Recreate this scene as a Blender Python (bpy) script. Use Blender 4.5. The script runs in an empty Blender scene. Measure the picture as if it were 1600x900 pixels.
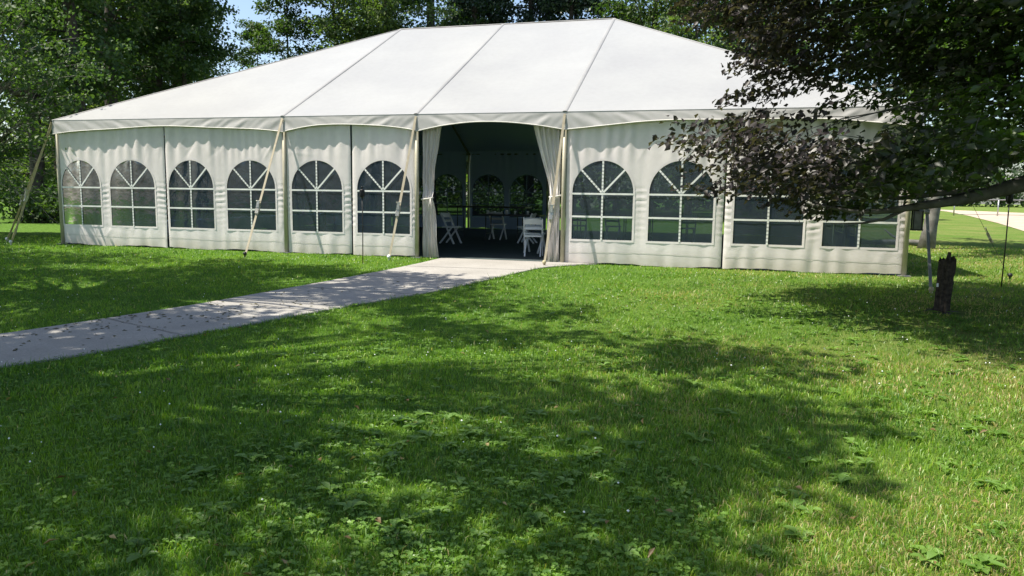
import bpy, math, random
import numpy as np
from mathutils import Vector, Matrix, Euler

S = bpy.context.scene
COL = S.collection
rng = np.random.default_rng(7)
random.seed(7)
R = math.radians

# ------------------------------------------------------------------ camera
CAM = np.array([15.135, -14.16, 1.288])
yaw, pit, rol = -.271, -.123, .014
fw = Vector((math.sin(yaw)*math.cos(pit), math.cos(yaw)*math.cos(pit), math.sin(pit)))
rt = Vector((math.cos(yaw), -math.sin(yaw), 0)); up = rt.cross(fw)
r2 = rt*math.cos(rol)+up*math.sin(rol); u2 = -rt*math.sin(rol)+up*math.cos(rol)
cd = bpy.data.cameras.new('camera'); co = bpy.data.objects.new('camera', cd); COL.objects.link(co)
M = Matrix((r2, u2, -fw)).transposed().to_4x4(); M.translation = Vector(CAM)
co.matrix_world = M
cd.sensor_width = 36; cd.lens = 36*1159.6/1600; cd.clip_start = .05; cd.clip_end = 2000
S.camera = co

# ------------------------------------------------------------------ light
SD = Vector((.476, .193, -1)).normalized()             # direction the sunlight travels
w = bpy.data.worlds.new('World'); S.world = w; w.use_nodes = True
nt = w.node_tree; bg = nt.nodes['Background']
sky = nt.nodes.new('ShaderNodeTexSky'); sky.sky_type = 'NISHITA'; sky.sun_disc = False
sky.sun_elevation = math.asin(-SD.z); sky.sun_rotation = math.atan2(-SD.x, -SD.y)
sky.air_density = 1.0; sky.dust_density = 1.5; sky.ozone_density = 1.0
nt.links.new(sky.outputs[0], bg.inputs[0]); bg.inputs[1].default_value = .115
sl = bpy.data.lights.new('sun', 'SUN'); sl.energy = 4.9; sl.angle = R(.53); sl.color = (1, .94, .82)
so = bpy.data.objects.new('sun', sl); COL.objects.link(so)
so.rotation_euler = SD.to_track_quat('-Z', 'Y').to_euler()
S.view_settings.view_transform = 'Standard'; S.view_settings.look = 'None'
S.view_settings.exposure = .93; S.view_settings.gamma = 1

# ------------------------------------------------------------------ materials
MATS = {}
def nodes(name):
    m = bpy.data.materials.new(name); m.use_nodes = True
    t = m.node_tree; t.nodes.clear()
    out = t.nodes.new('ShaderNodeOutputMaterial')
    MATS[name] = m
    return m, t, out
def N(t, typ, **kw):
    n = t.nodes.new(typ)
    for k, v in kw.items():
        if k in n.inputs: n.inputs[k].default_value = v
        else: setattr(n, k, v)
    return n
def ramp(t, fac, stops):
    r = t.nodes.new('ShaderNodeValToRGB'); e = r.color_ramp.elements
    while len(e) < len(stops): e.new(.5)
    for i, (p, c) in enumerate(stops): e[i].position = p; e[i].color = (*c, 1)
    t.links.new(fac, r.inputs[0]); return r.outputs[0]
def pos(t):
    return N(t, 'ShaderNodeNewGeometry').outputs['Position']
def noise(t, scale, detail=4, rough=.55, vec=None):
    n = N(t, 'ShaderNodeTexNoise', Scale=scale, Detail=detail, Roughness=rough)
    t.links.new(vec if vec else pos(t), n.inputs['Vector']); return n.outputs['Fac']
def mixc(t, fac, a, b, mode='MIX'):
    m = t.nodes.new('ShaderNodeMix'); m.data_type = 'RGBA'; m.blend_type = mode
    for i, v in ((0, fac), (6, a), (7, b)):
        if hasattr(v, 'links') or hasattr(v, 'is_linked'): t.links.new(v, m.inputs[i])
        elif i == 0: m.inputs[0].default_value = v
        else: m.inputs[i].default_value = (*v, 1)
    return m.outputs[2]
def bump(t, h, strength, dist):
    b = N(t, 'ShaderNodeBump', Strength=strength, Distance=dist); t.links.new(h, b.inputs['Height']); return b.outputs[0]

def simple(name, c1, c2, scale, rough=.6, metal=0, bmp=0, spec=.5):
    m, t, o = nodes(name)
    p = N(t, 'ShaderNodeBsdfPrincipled', Roughness=rough, Metallic=metal)
    p.inputs['Specular IOR Level'].default_value = spec
    n = noise(t, scale)
    t.links.new(ramp(t, n, [(.3, c1), (.7, c2)]), p.inputs['Base Color'])
    if bmp: t.links.new(bump(t, n, bmp, .01), p.inputs['Normal'])
    t.links.new(p.outputs[0], o.inputs[0]); return m

def leaf_mat(name, stops, trans=.4, gloss=.08, tcol=(1.5, 1.7, .6), rough=.45):
    """leaf: diffuse + light passing through + a waxy sheen, colour by the leaf's own tone"""
    m, t, o = nodes(name)
    a = N(t, 'ShaderNodeAttribute', attribute_name='tone')
    c = ramp(t, a.outputs['Fac'], stops)
    d = N(t, 'ShaderNodeBsdfDiffuse'); t.links.new(c, d.inputs[0])
    tr = N(t, 'ShaderNodeBsdfTranslucent'); t.links.new(mixc(t, 1.0, c, tcol, 'MULTIPLY'), tr.inputs[0])
    m1 = N(t, 'ShaderNodeMixShader', Fac=trans); t.links.new(d.outputs[0], m1.inputs[1]); t.links.new(tr.outputs[0], m1.inputs[2])
    g = N(t, 'ShaderNodeBsdfGlossy', Roughness=rough, Color=(1, 1, 1, 1))
    m2 = N(t, 'ShaderNodeMixShader', Fac=gloss); t.links.new(m1.outputs[0], m2.inputs[1]); t.links.new(g.outputs[0], m2.inputs[2])
    t.links.new(m2.outputs[0], o.inputs[0]); return m

def fabric(name, c1, c2, trans=.0, rough=.5, soil=False, liner=True):
    m, t, o = nodes(name)
    p = N(t, 'ShaderNodeBsdfPrincipled', Roughness=rough)
    p.inputs['Specular IOR Level'].default_value = .3
    c = ramp(t, noise(t, .6, 6), [(.35, c1), (.65, c2)])
    c = mixc(t, .06, c, ramp(t, noise(t, 9, 5), [(.35, (.25, .24, .22)), (.6, (.95, .95, .95))]), 'MULTIPLY')
    if soil:                                            # mud splash and grass stain along the hem
        z = N(t, 'ShaderNodeSeparateXYZ'); t.links.new(pos(t), z.inputs[0])
        mr = N(t, 'ShaderNodeMapRange'); mr.inputs[1].default_value = .34; mr.inputs[2].default_value = -.02
        t.links.new(z.outputs[2], mr.inputs[0])
        mu = N(t, 'ShaderNodeMath', operation='MULTIPLY'); t.links.new(mr.outputs[0], mu.inputs[0]); t.links.new(noise(t, 3.5, 6), mu.inputs[1])
        c = mixc(t, mu.outputs[0], c, (.30, .27, .17))
    if liner:                                           # bluish glare inside the tent put into the colour of the inner face
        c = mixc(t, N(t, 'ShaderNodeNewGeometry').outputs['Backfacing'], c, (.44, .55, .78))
    t.links.new(c, p.inputs['Base Color'])
    t.links.new(bump(t, noise(t, 14, 3), .12, .01), p.inputs['Normal'])
    if trans:
        tr = N(t, 'ShaderNodeBsdfTranslucent'); t.links.new(c, tr.inputs[0])
        mx = N(t, 'ShaderNodeMixShader', Fac=trans); t.links.new(p.outputs[0], mx.inputs[1]); t.links.new(tr.outputs[0], mx.inputs[2])
        t.links.new(mx.outputs[0], o.inputs[0])
    else: t.links.new(p.outputs[0], o.inputs[0])
    return m

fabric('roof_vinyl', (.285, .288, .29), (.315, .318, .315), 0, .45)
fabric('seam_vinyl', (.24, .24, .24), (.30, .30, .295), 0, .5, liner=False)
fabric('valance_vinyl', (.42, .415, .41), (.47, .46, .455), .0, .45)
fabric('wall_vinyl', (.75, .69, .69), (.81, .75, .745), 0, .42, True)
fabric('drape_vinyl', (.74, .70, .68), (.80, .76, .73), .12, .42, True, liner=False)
fabric('hem_vinyl', (.55, .54, .50), (.62, .60, .56), 0, .5, liner=False)
simple('muntin_plain', (.78, .78, .76), (.84, .84, .82), 20, .5)
def muntin_mat():
    m, t, o = nodes('muntin_tape')
    p = N(t, 'ShaderNodeBsdfPrincipled', Roughness=.45)
    a = N(t, 'ShaderNodeAttribute', attribute_name='along')
    ml = N(t, 'ShaderNodeMath', operation='MULTIPLY'); t.links.new(a.outputs['Fac'], ml.inputs[0]); ml.inputs[1].default_value = 2*math.pi/.066
    sn = N(t, 'ShaderNodeMath', operation='SINE'); t.links.new(ml.outputs[0], sn.inputs[0])
    ad = N(t, 'ShaderNodeMath', operation='MULTIPLY_ADD'); t.links.new(sn.outputs[0], ad.inputs[0]); ad.inputs[1].default_value = .5; ad.inputs[2].default_value = .5
    t.links.new(ramp(t, ad.outputs[0], [(.15, (.42, .43, .43)), (.5, (.82, .82, .80))]), p.inputs['Base Color'])
    t.links.new(p.outputs[0], o.inputs[0])
muntin_mat()
def pane_mat():
    m, t, o = nodes('clear_vinyl')
    tr = N(t, 'ShaderNodeBsdfTransparent', Color=(.20, .25, .32, 1))
    gl = N(t, 'ShaderNodeBsdfGlossy', Roughness=.06, Color=(.9, .95, 1, 1))
    t.links.new(bump(t, noise(t, 5, 3), .25, .02), gl.inputs['Normal'])
    df = N(t, 'ShaderNodeBsdfDiffuse')
    t.links.new(ramp(t, noise(t, 2.2, 6), [(.35, (.060, .088, .125)), (.75, (.105, .14, .185))]), df.inputs[0])
    m1 = N(t, 'ShaderNodeMixShader', Fac=.36); t.links.new(tr.outputs[0], m1.inputs[1]); t.links.new(df.outputs[0], m1.inputs[2])
    fr = N(t, 'ShaderNodeFresnel', IOR=1.35)
    m2 = N(t, 'ShaderNodeMixShader'); t.links.new(fr.outputs[0], m2.inputs[0]); t.links.new(m1.outputs[0], m2.inputs[1]); t.links.new(gl.outputs[0], m2.inputs[2])
    t.links.new(m2.outputs[0], o.inputs[0])
pane_mat()
simple('post_metal', (.36, .335, .25), (.46, .43, .33), 6, .45, .15)
simple('frame_metal', (.10, .10, .11), (.16, .16, .17), 6, .6, .0)
simple('strap_web', (.40, .34, .25), (.50, .44, .33), 12, .8)
simple('strap_old', (.36, .31, .17), (.48, .42, .26), 12, .8)
simple('ratchet_metal', (.25, .24, .22), (.60, .58, .52), 40, .4, .7)
simple('stake_white', (.70, .70, .68), (.82, .82, .80), 20, .5)
simple('dark_cord', (.02, .025, .025), (.04, .045, .045), 20, .6)
simple('black_metal', (.010, .010, .011), (.025, .025, .026), 15, .5, .3)
simple('lantern_glass', (.05, .06, .06), (.12, .13, .13), 8, .1)
simple('chair_resin', (.72, .73, .74), (.80, .81, .82), 8, .35)
simple('table_black', (.012, .012, .014), (.03, .03, .034), 6, .4)
simple('table_leg', (.05, .05, .055), (.10, .10, .11), 8, .4, .5)
simple('floor_mat', (.030, .044, .046), (.055, .075, .078), 3, .9)
simple('cup_white', (.75, .75, .75), (.82, .82, .82), 8, .4)
simple('dead_wood', (.018, .014, .011), (.075, .060, .046), 22, .95, 0, .9, .2)
simple('bark_dark', (.035, .030, .025), (.11, .095, .080), 7, .95, 0, .8, .2)
simple('bark_grey', (.11, .105, .095), (.24, .23, .21), 6, .95, 0, .8, .2)
simple('bark_smooth', (.06, .057, .053), (.13, .125, .115), 9, .8, 0, .3, .3)
simple('bare_twig', (.22, .20, .17), (.34, .31, .27), 7, .9)
simple('galvanised', (.35, .36, .36), (.50, .51, .51), 5, .4, .7)
simple('infield_dirt', (.34, .27, .20), (.50, .42, .33), 1.2, .95, 0, .2, .2)
simple('joint_dirt', (.035, .030, .022), (.08, .07, .05), 9, 1)
simple('clover_white', (.70, .72, .66), (.85, .86, .80), 30, .8)
simple('plastic_tag', (.75, .75, .74), (.85, .85, .84), 20, .5)

def concrete():
    m, t, o = nodes('concrete')
    p = N(t, 'ShaderNodeBsdfPrincipled', Roughness=.9); p.inputs['Specular IOR Level'].default_value = .25
    c = ramp(t, noise(t, 1.1, 7, .65), [(.3, (.285, .270, .248)), (.7, (.37, .352, .325))])
    c = mixc(t, .55, c, ramp(t, noise(t, 60, 4, .7), [(.35, (.55, .55, .55)), (.65, (1.1, 1.1, 1.1))]), 'MULTIPLY')
    c = mixc(t, ramp(t, noise(t, 2.3, 8, .75), [(.55, (0, 0, 0)), (.72, (.55, .55, .55))]), c, (.22, .21, .185))
    t.links.new(c, p.inputs['Base Color'])
    t.links.new(bump(t, noise(t, 90, 4), .35, .004), p.inputs['Normal'])
    t.links.new(p.outputs[0], o.inputs[0])
concrete()

def ground_mat():
    m, t, o = nodes('lawn_soil')
    p = N(t, 'ShaderNodeBsdfPrincipled', Roughness=1); p.inputs['Specular IOR Level'].default_value = .05
    lush = ramp(t, noise(t, 9, 8, .75), [(.25, (.050, .095, .014)), (.5, (.085, .165, .026)), (.78, (.17, .255, .055))])
    dry = ramp(t, noise(t, 11, 8, .75), [(.25, (.10, .13, .030)), (.5, (.17, .20, .058)), (.78, (.26, .25, .10))])
    sx = N(t, 'ShaderNodeSeparateXYZ'); t.links.new(pos(t), sx.inputs[0])
    mr = N(t, 'ShaderNodeMapRange'); mr.inputs[1].default_value = 13.; mr.inputs[2].default_value = 18
    t.links.new(sx.outputs[0], mr.inputs[0])
    mu = N(t, 'ShaderNodeMath', operation='MULTIPLY'); t.links.new(mr.outputs[0], mu.inputs[0])
    t.links.new(ramp(t, noise(t, .55, 5), [(.38, (.15, .15, .15)), (.66, (1, 1, 1))]), mu.inputs[1])
    t.links.new(mixc(t, mu.outputs[0], lush, dry), p.inputs['Base Color'])
    t.links.new(bump(t, noise(t, 22, 6, .7), .9, .06), p.inputs['Normal'])
    t.links.new(p.outputs[0], o.inputs[0])
ground_mat()

leaf_mat('grass_blade', [(0, (.046, .125, .014)), (.35, (.132, .270, .020)), (.68, (.265, .400, .040)), (.86, (.36, .36, .095)), (1, (.46, .37, .17))], .45, .03, (1.2, 1.3, .5), .45)
leaf_mat('weed_leaf', [(0, (.070, .155, .024)), (1, (.17, .29, .050))], .35, .04, (1.3, 1.4, .5), .45)
leaf_mat('clover_leaf', [(0, (.060, .140, .022)), (1, (.16, .28, .045))], .35, .02, (1.3, 1.4, .5), .5)
leaf_mat('tree_leaf', [(0, (.020, .045, .014)), (.6, (.045, .090, .022)), (1, (.095, .145, .034))], .40, .03, (1.5, 1.7, .6), .6)
leaf_mat('tree_leaf_pale', [(0, (.040, .075, .022)), (.6, (.075, .125, .035)), (1, (.16, .21, .060))], .42, .03, (1.5, 1.7, .6), .6)  # lighter copy of tree_leaf: sunshine on the back foliage put into its colour
leaf_mat('needle_leaf', [(0, (.012, .030, .018)), (.6, (.022, .050, .028)), (1, (.045, .075, .038))], .15, .05)
leaf_mat('copper_leaf', [(0, (.026, .021, .025)), (.35, (.042, .033, .036)), (.6, (.032, .044, .022)), (1, (.062, .110, .022))], .42, .025, (1.75, 2.1, .75), .45)
leaf_mat('dry_leaf', [(0, (.14, .09, .04)), (.6, (.24, .17, .07)), (1, (.34, .29, .13))], .2, .02)
leaf_mat('litter_leaf', [(0, (.05, .055, .02)), (1, (.10, .085, .035))], .2, .04)

# ------------------------------------------------------------------ helpers
def gz(x, y):
    x = np.asarray(x, float); y = np.asarray(y, float)
    return np.where(y < 0, .018*np.maximum(y, -40), .006*np.minimum(y, 110))
def gz1(x, y): return float(gz(x, y))
def tag(o, label=None, cat=None, group=None, kind=None):
    if label: o['label'] = label
    if cat: o['category'] = cat
    if group: o['group'] = group
    if kind: o['kind'] = kind
    return o
def empty(name, loc, rz=0, **kw):
    o = bpy.data.objects.new(name, None); COL.objects.link(o); o.location = loc; o.rotation_euler = (0, 0, rz)
    o.empty_display_size = .2
    return tag(o, **kw)
def link(name, me, mat, parent=None, smooth=False, **kw):
    me.materials.append(MATS[mat])
    if smooth: me.polygons.foreach_set('use_smooth', np.ones(len(me.polygons), bool))
    o = bpy.data.objects.new(name, me); COL.objects.link(o)
    if parent: o.parent = parent
    return tag(o, **kw)
def np_mesh(name, V, F, tone=None, attr='tone'):
    """V (n,3); F (m,3 or 4) arrays -> mesh, fast"""
    me = bpy.data.meshes.new(name); V = np.ascontiguousarray(V, np.float32); F = np.ascontiguousarray(F, np.int32)
    k = F.shape[1]
    me.vertices.add(len(V)); me.vertices.foreach_set('co', V.ravel())
    me.loops.add(F.size); me.loops.foreach_set('vertex_index', F.ravel())
    me.polygons.add(len(F)); me.polygons.foreach_set('loop_start', np.arange(0, F.size, k, dtype=np.int32))
    if tone is not None:
        a = me.attributes.new(attr, 'FLOAT', 'POINT'); a.data.foreach_set('value', np.ascontiguousarray(tone, np.float32))
    me.update(calc_edges=True)
    return me
class MB:
    def __init__(s): s.v = []; s.f = []
    def add(s, V, F):
        n = len(s.v); s.v += [tuple(map(float, p)) for p in V]; s.f += [tuple(n+i for i in f) for f in F]; return s
    def box(s, c, d, rot=None):
        P = [Vector((x*d[0]/2, y*d[1]/2, z*d[2]/2)) for x in (-1, 1) for y in (-1, 1) for z in (-1, 1)]
        if rot: P = [rot @ p for p in P]
        return s.add([Vector(c)+p for p in P], [(0, 1, 3, 2), (4, 6, 7, 5), (0, 4, 5, 1), (2, 3, 7, 6), (0, 2, 6, 4), (1, 5, 7, 3)])
    def bar(s, a, b, w, t, side=(1, 0, 0)):
        """flat bar from a to b: w along side, t across"""
        a = Vector(a); b = Vector(b); d = (b-a).normalized(); u = Vector(side); u = (u-d*u.dot(d)).normalized(); n = d.cross(u)
        P = []
        for p in (a, b):
            for i, j in ((-1, -1), (1, -1), (1, 1), (-1, 1)): P.append(p+u*(i*w/2)+n*(j*t/2))
        return s.add(P, [(3, 2, 1, 0), (4, 5, 6, 7), (0, 1, 5, 4), (1, 2, 6, 5), (2, 3, 7, 6), (3, 0, 4, 7)])
    def tube(s, pts, rad, n=8, cap=True):
        pts = [Vector(p) for p in pts]; rad = rad if hasattr(rad, '__len__') else [rad]*len(pts)
        V = []; u = None
        for i, p in enumerate(pts):
            d = (pts[min(i+1, len(pts)-1)]-pts[max(i-1, 0)]).normalized()
            if u is None: u = d.cross(Vector((0, 1, 0)) if abs(d.y) < .9 else Vector((1, 0, 0))).normalized()
            else: u = (u-d*u.dot(d)).normalized()
            v = d.cross(u)
            for k in range(n):
                a = 2*math.pi*k/n; V.append(p+(u*math.cos(a)+v*math.sin(a))*rad[i])
        F = [(i*n+k, i*n+(k+1) % n, (i+1)*n+(k+1) % n, (i+1)*n+k) for i in range(len(pts)-1) for k in range(n)]
        if cap: F += [tuple(range(n-1, -1, -1)), tuple((len(pts)-1)*n+k for k in range(n))]
        return s.add(V, F)
    def lathe(s, c, prof, n=12):
        c = Vector(c); V = [c+Vector((r*math.cos(2*math.pi*k/n), r*math.sin(2*math.pi*k/n), z)) for r, z in prof for k in range(n)]
        m = len(prof)
        return s.add(V, [(i*n+k, i*n+(k+1) % n, (i+1)*n+(k+1) % n, (i+1)*n+k) for i in range(m-1) for k in range(n)]+[tuple(range(n-1, -1, -1)), tuple((m-1)*n+k for k in range(n))])
    def mesh(s, name):
        me = bpy.data.meshes.new(name); me.from_pydata(s.v, [], s.f); me.update(); return me
    def put(s, name, mat, parent=None, smooth=False, **kw): return link(name, s.mesh(name), mat, parent, smooth, **kw)
def grid_faces(nu, nv):
    i, j = np.meshgrid(np.arange(nu-1), np.arange(nv-1), indexing='ij'); a = i*nv+j
    return np.stack([a, a+nv, a+nv+1, a+1], -1).reshape(-1, 4)
def copy_tree(o, parent=None):
    c = o.copy(); COL.objects.link(c); c.parent = parent
    for ch in o.children: copy_tree(ch, c)
    return c
def vnoise(x, y, seed=0):
    """smooth value noise 0..1"""
    tab = np.random.default_rng(seed).random((256, 256))
    xi = np.floor(x).astype(int); yi = np.floor(y).astype(int); fx = x-xi; fy = y-yi
    fx = fx*fx*(3-2*fx); fy = fy*fy*(3-2*fy)
    g = lambda a, b: tab[a % 256, b % 256]
    return (g(xi, yi)*(1-fx)+g(xi+1, yi)*fx)*(1-fy)+(g(xi, yi+1)*(1-fx)+g(xi+1, yi+1)*fx)*fy
def sst(x): x = np.clip(x, 0, 1); return x*x*(3-2*x)
def inpoly(x, y, poly):
    r = np.zeros(x.shape, bool); n = len(poly)
    for i in range(n):
        x1, y1 = poly[i]; x2, y2 = poly[(i+1) % n]
        c = ((y1 > y) != (y2 > y)) & (x < (x2-x1)*(y-y1)/((y2-y1) if y2 != y1 else 1e-9)+x1)
        r ^= c
    return r

# ------------------------------------------------------------------ ground, path, infield
def axis(lo, hi, a, b, fine, grow=1.18):
    L = list(np.arange(a, b+1e-6, fine)); s = fine
    while L[-1] < hi: s *= grow; L.append(L[-1]+s)
    s = fine
    while L[0] > lo: s *= grow; L.insert(0, L[0]-s)
    return np.array(L)
xs = axis(-260, 330, -8, 60, 1.0); ys = np.unique(np.concatenate([axis(-70, 420, -16, 80, 1.0), [0.0]]))
X, Y = np.meshgrid(xs, ys, indexing='ij')
V = np.stack([X, Y, gz(X, Y)], -1).reshape(-1, 3)
link('lawn_ground', np_mesh('lawn_ground', V, grid_faces(len(xs), len(ys))), 'lawn_soil', kind='structure')

# infield of the ball field far to the right
dirt = [(37.7, 79.8), (36.0, 65.4), (33.3, 50), (29.7, 32), (27.3, 21.2), (26.5, 17), (48, 17), (70, 40), (62, 66), (42.3, 65.4)]
ctr = np.mean(dirt, 0)
mb = MB(); dv = []; rings = 14
for k in range(rings+1):
    f = k/rings
    for (x, y) in dirt:
        px, py = ctr[0]+(x-ctr[0])*f, ctr[1]+(y-ctr[1])*f
        dv.append((px, py, gz1(px, py)+.02))
nd = len(dirt)
mb.add(dv, [(k*nd+i, k*nd+(i+1) % nd, (k+1)*nd+(i+1) % nd, (k+1)*nd+i) for k in range(rings) for i in range(nd)])
mb.put('infield_dirt', 'infield_dirt', kind='structure')

# concrete path: left and right edge, top to bottom
PL = [(9.68, .02), (9.66, -1.0), (9.54, -2.36), (9.27, -4.3), (8.91, -6.5), (8.33, -8.56), (7.2, -10.6), (5.4, -12.4), (3.0, -13.6)]
PR = [(12.9, .02), (12.05, -.75), (11.72, -2.36), (11.38, -4.11), (10.66, -6.16), (9.62, -9.61+.3), (8.4, -11.3), (6.3, -13.4), (3.5, -14.9)]
PR[5] = (9.72, -9.2)
def smooth_line(P, n=120):
    P = np.array(P, float); t = np.r_[0, np.cumsum(np.linalg.norm(np.diff(P, axis=0), axis=1))]; t /= t[-1]
    u = np.linspace(0, 1, n); Q = np.stack([np.interp(u, t, P[:, k]) for k in (0, 1)], 1)
    for _ in range(6): Q[1:-1] = (Q[:-2]+2*Q[1:-1]+Q[2:])/4
    return Q
LL, RR = smooth_line(PL), smooth_line(PR)
PATH_POLY = [tuple(p) for p in LL]+[tuple(p) for p in RR[::-1]]
path = empty('path', (0, 0, 0), kind='structure')
cuts = [0, 12, 23, 34, 45, 56, 67.5, 79, 91, 104, 119]
def lerp(Q, t): i = min(int(t), len(Q)-2); return Q[i]*(1-(t-i))+Q[i+1]*(t-i)
for a, b in zip(cuts[:-1], cuts[1:]):
    g = .13; ts = np.linspace(a+g, b-g, 9); V = []; top = .022
    for t in ts:
        l, r = lerp(LL, t), lerp(RR, t); d = (r-l)/np.linalg.norm(r-l)
        for q, z in ((l, -.08), (l, top-.008), (l+d*.012, top), (r-d*.012, top), (r, top-.008), (r, -.08)):
            V.append((q[0], q[1], gz1(*q)+z))
    n = len(ts); F = [(i*6+k, i*6+k+1, (i+1)*6+k+1, (i+1)*6+k) for i in range(n-1) for k in range(5)]
    F += [(0, 1, 2, 3, 4, 5), tuple((n-1)*6+k for k in (5, 4, 3, 2, 1, 0))]
    MB().add(V, F).put('slab', 'concrete', path)
# dirt in the joints
V = []
for i in range(len(LL)):
    d = RR[i]-LL[i]; d /= np.linalg.norm(d)
    for q in (LL[i]+d*.03, RR[i]-d*.03): V.append((q[0], q[1], gz1(*q)+.004))
MB().add(V, [(2*i, 2*i+1, 2*i+3, 2*i+2) for i in range(len(LL)-1)]).put('joint_fill', 'joint_dirt', path)

# ------------------------------------------------------------------ the tent
W6, H, RZ, DP = 6.1, 2.9, 5.975, 12.2
tent = empty('frame_tent', (9.15, 6.1, 0), label='large white frame tent with arched clear windows and a hipped roof', cat='tent')
TO = np.array([9.15, 6.1, 0.])
def L(p): return tuple(np.asarray(p, float)-TO)
def tlink(name, V, F, mat, parent=tent, smooth=True, tone=None, attr='along', face=None):
    V = np.asarray(V, float).reshape(-1, 3)
    if face is not None:                                # outer side of the sheet turned outwards
        F = np.asarray(F); e = np.cross(V[F[:, 1]]-V[F[:, 0]], V[F[:, 2]]-V[F[:, 0]]).sum(0)
        if e @ np.array(face, float) < 0: F = F[:, ::-1]
    if parent is tent or parent.parent is tent: V = V-TO
    return link(name, np_mesh(name, V, F, tone, attr), mat, parent, smooth)
EO = .015                                                # eave overhang
def roof_tri(a, b, c, sag=.16, n=18):
    """triangle a-b eave, c ridge end"""
    a, b, c = map(np.array, (a, b, c)); nn = np.cross(b-a, c-a); nn = nn/np.linalg.norm(nn); nn *= -np.sign(nn[2])
    V = []
    for i in range(n+1):
        for j in range(n+1):
            v = i/n; u = j/n
            p = (a*(1-u)+b*u)*(1-v)+c*v
            s = sag*v*(1-v)*4*u*(1-u)*4*.5*(1-v)
            V.append(p+nn*s)
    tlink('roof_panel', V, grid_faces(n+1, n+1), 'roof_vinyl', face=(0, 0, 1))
def roof_quad(a, b, c, d, sag=.10, n=18):
    a, b, c, d = map(lambda q: np.array(q, float), (a, b, c, d)); nn = np.cross(b-a, d-a); nn = nn/np.linalg.norm(nn); nn *= -np.sign(nn[2]); V = []
    for i in range(n+1):
        for j in range(n+1):
            v = i/n; u = j/n
            V.append((a*(1-u)+b*u)*(1-v)+(d*(1-u)+c*u)*v+nn*sag*16*v*(1-v)*u*(1-u))
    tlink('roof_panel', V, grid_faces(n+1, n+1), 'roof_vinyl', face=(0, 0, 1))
x0, x1, x2, x3, x4 = 0, W6, 1.5*W6, 2*W6, 3*W6
e0, e1 = -EO, DP+EO
A, B_, C_, D_ = (x0-EO, e0, H), (x4+EO, e0, H), (x4+EO, e1, H), (x0-EO, e1, H)
RL, RM, RR_ = (x1, 6.1, RZ), (x2, 6.1, RZ), (x3, 6.1, RZ)
for y in (e0, e1):
    roof_tri((x0-EO, y, H), (x1, y, H), RL, .22); roof_tri((x3, y, H), (x4+EO, y, H), RR_, .22)
    roof_quad((x1, y, H), (x2, y, H), RM, RL); roof_quad((x2, y, H), (x3, y, H), RR_, RM)
roof_tri(A, D_, RL, .2); roof_tri(B_, C_, RR_, .2)
def seam(a, b, w_=.05, h=.022):
    a, b = Vector(a), Vector(b); d = (b-a).normalized(); side = d.cross(Vector((0, 0, 1))).normalized(); n = side.cross(d)
    V = []; k = 7
    for i in range(13):
        p = a+(b-a)*(i/12)
        for j in range(k):
            an = math.pi*j/(k-1); V.append(p+side*math.cos(an)*w_+n*(math.sin(an)*h-.004))
    tlink('seam_cover', V, grid_faces(13, k), 'seam_vinyl')
for x, r in ((x1, RL), (x2, RM), (x3, RR_)):
    seam((x, e0, H), r); seam((x, e1, H), r)
seam(RL, RR_, .04, .02)
for c, r in ((A, RL), (D_, RL), (B_, RR_), (C_, RR_)): seam(c, r, .03, .015)

def valance(a, b, out, seed):
    a, b = np.array(a, float), np.array(b, float); ln = np.linalg.norm(b-a); d = (b-a)/ln; out = np.array(out, float)
    nu = int(ln/.04)+1; nv = 13; rg = np.random.default_rng(seed); ph = rg.random(8)*6.28
    V = []; low = []
    for i in range(nu):
        u = i/(nu-1); s = u*ln; e = abs(2*u-1)
        drop = .185+.15*e**2.2+.012*math.sin(s*2.3+ph[0])
        for j in range(nv):
            v = j/(nv-1)
            # wrinkles run slantwise from the top corners
            k = s if u < .5 else ln-s
            wr = (.010*math.sin((k*9-v*5.)+ph[1])+.007*math.sin(k*17-v*7+ph[2])+.005*math.sin(k*31-v*9+ph[3]))*(.35+.65*e)*sst(v*2.5)*(.5+.5*math.sin(s*1.3+ph[4])**2)
            p = a+d*s+out*(-.006+.027*v+wr*.75*sst(v*4)); V.append((p[0], p[1], H+.004-drop*v))
        low.append(V[-1])
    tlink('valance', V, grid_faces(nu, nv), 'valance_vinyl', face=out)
    mb = MB(); mb.tube([L(p) for p in low[::2]], .011, 6); mb.put('valance_hem', 'hem_vinyl', tent, True)
front = [x0-EO, x1, x2, x3, x4+EO]
for i in range(4):
    valance((front[i], e0, H), (front[i+1], e0, H), (0, -1, 0), i)
    valance((front[i], e1, H), (front[i+1], e1, H), (0, 1, 0), 20+i)
for x, o in ((x0-EO, -1), (x4+EO, 1)):
    for k in range(2): valance((x, e0+k*(e1-e0)/2, H), (x, e0+(k+1)*(e1-e0)/2, H), (o, 0, 0), 40+k+(o > 0)*5)

# posts, beams and rafters
posts = [(x, y) for x in (x0, x1, x2, x3, x4) for y in (.03, DP-.03)]+[(x0+.03, 6.1), (x4-.03, 6.1)]
for (x, y) in posts:
    xx = min(max(x, .05), x4-.05)
    MB().tube([L((xx, y, gz1(x, y)-.05)), L((xx, y, H-.05))], .043, 10).put('post', 'post_metal', tent, True)
    MB().box(L((xx, y, gz1(x, y)+.008)), (.2, .2, .02)).put('base_plate', 'frame_metal', tent)
for x, r in ((x1, RL), (x2, RM), (x3, RR_)):
    for y in (.05, DP-.05): MB().tube([L((x, y, H-.09)), L((r[0], r[1], r[2]-.12))], .04, 8).put('rafter', 'frame_metal', tent, True)
for c, r in ((A, RL), (D_, RL), (B_, RR_), (C_, RR_)):
    MB().tube([L((c[0]*.985+.1, c[1]*.985+.08, H-.09)), L((r[0], r[1], r[2]-.12))], .04, 8).put('rafter', 'frame_metal', tent, True)
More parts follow.
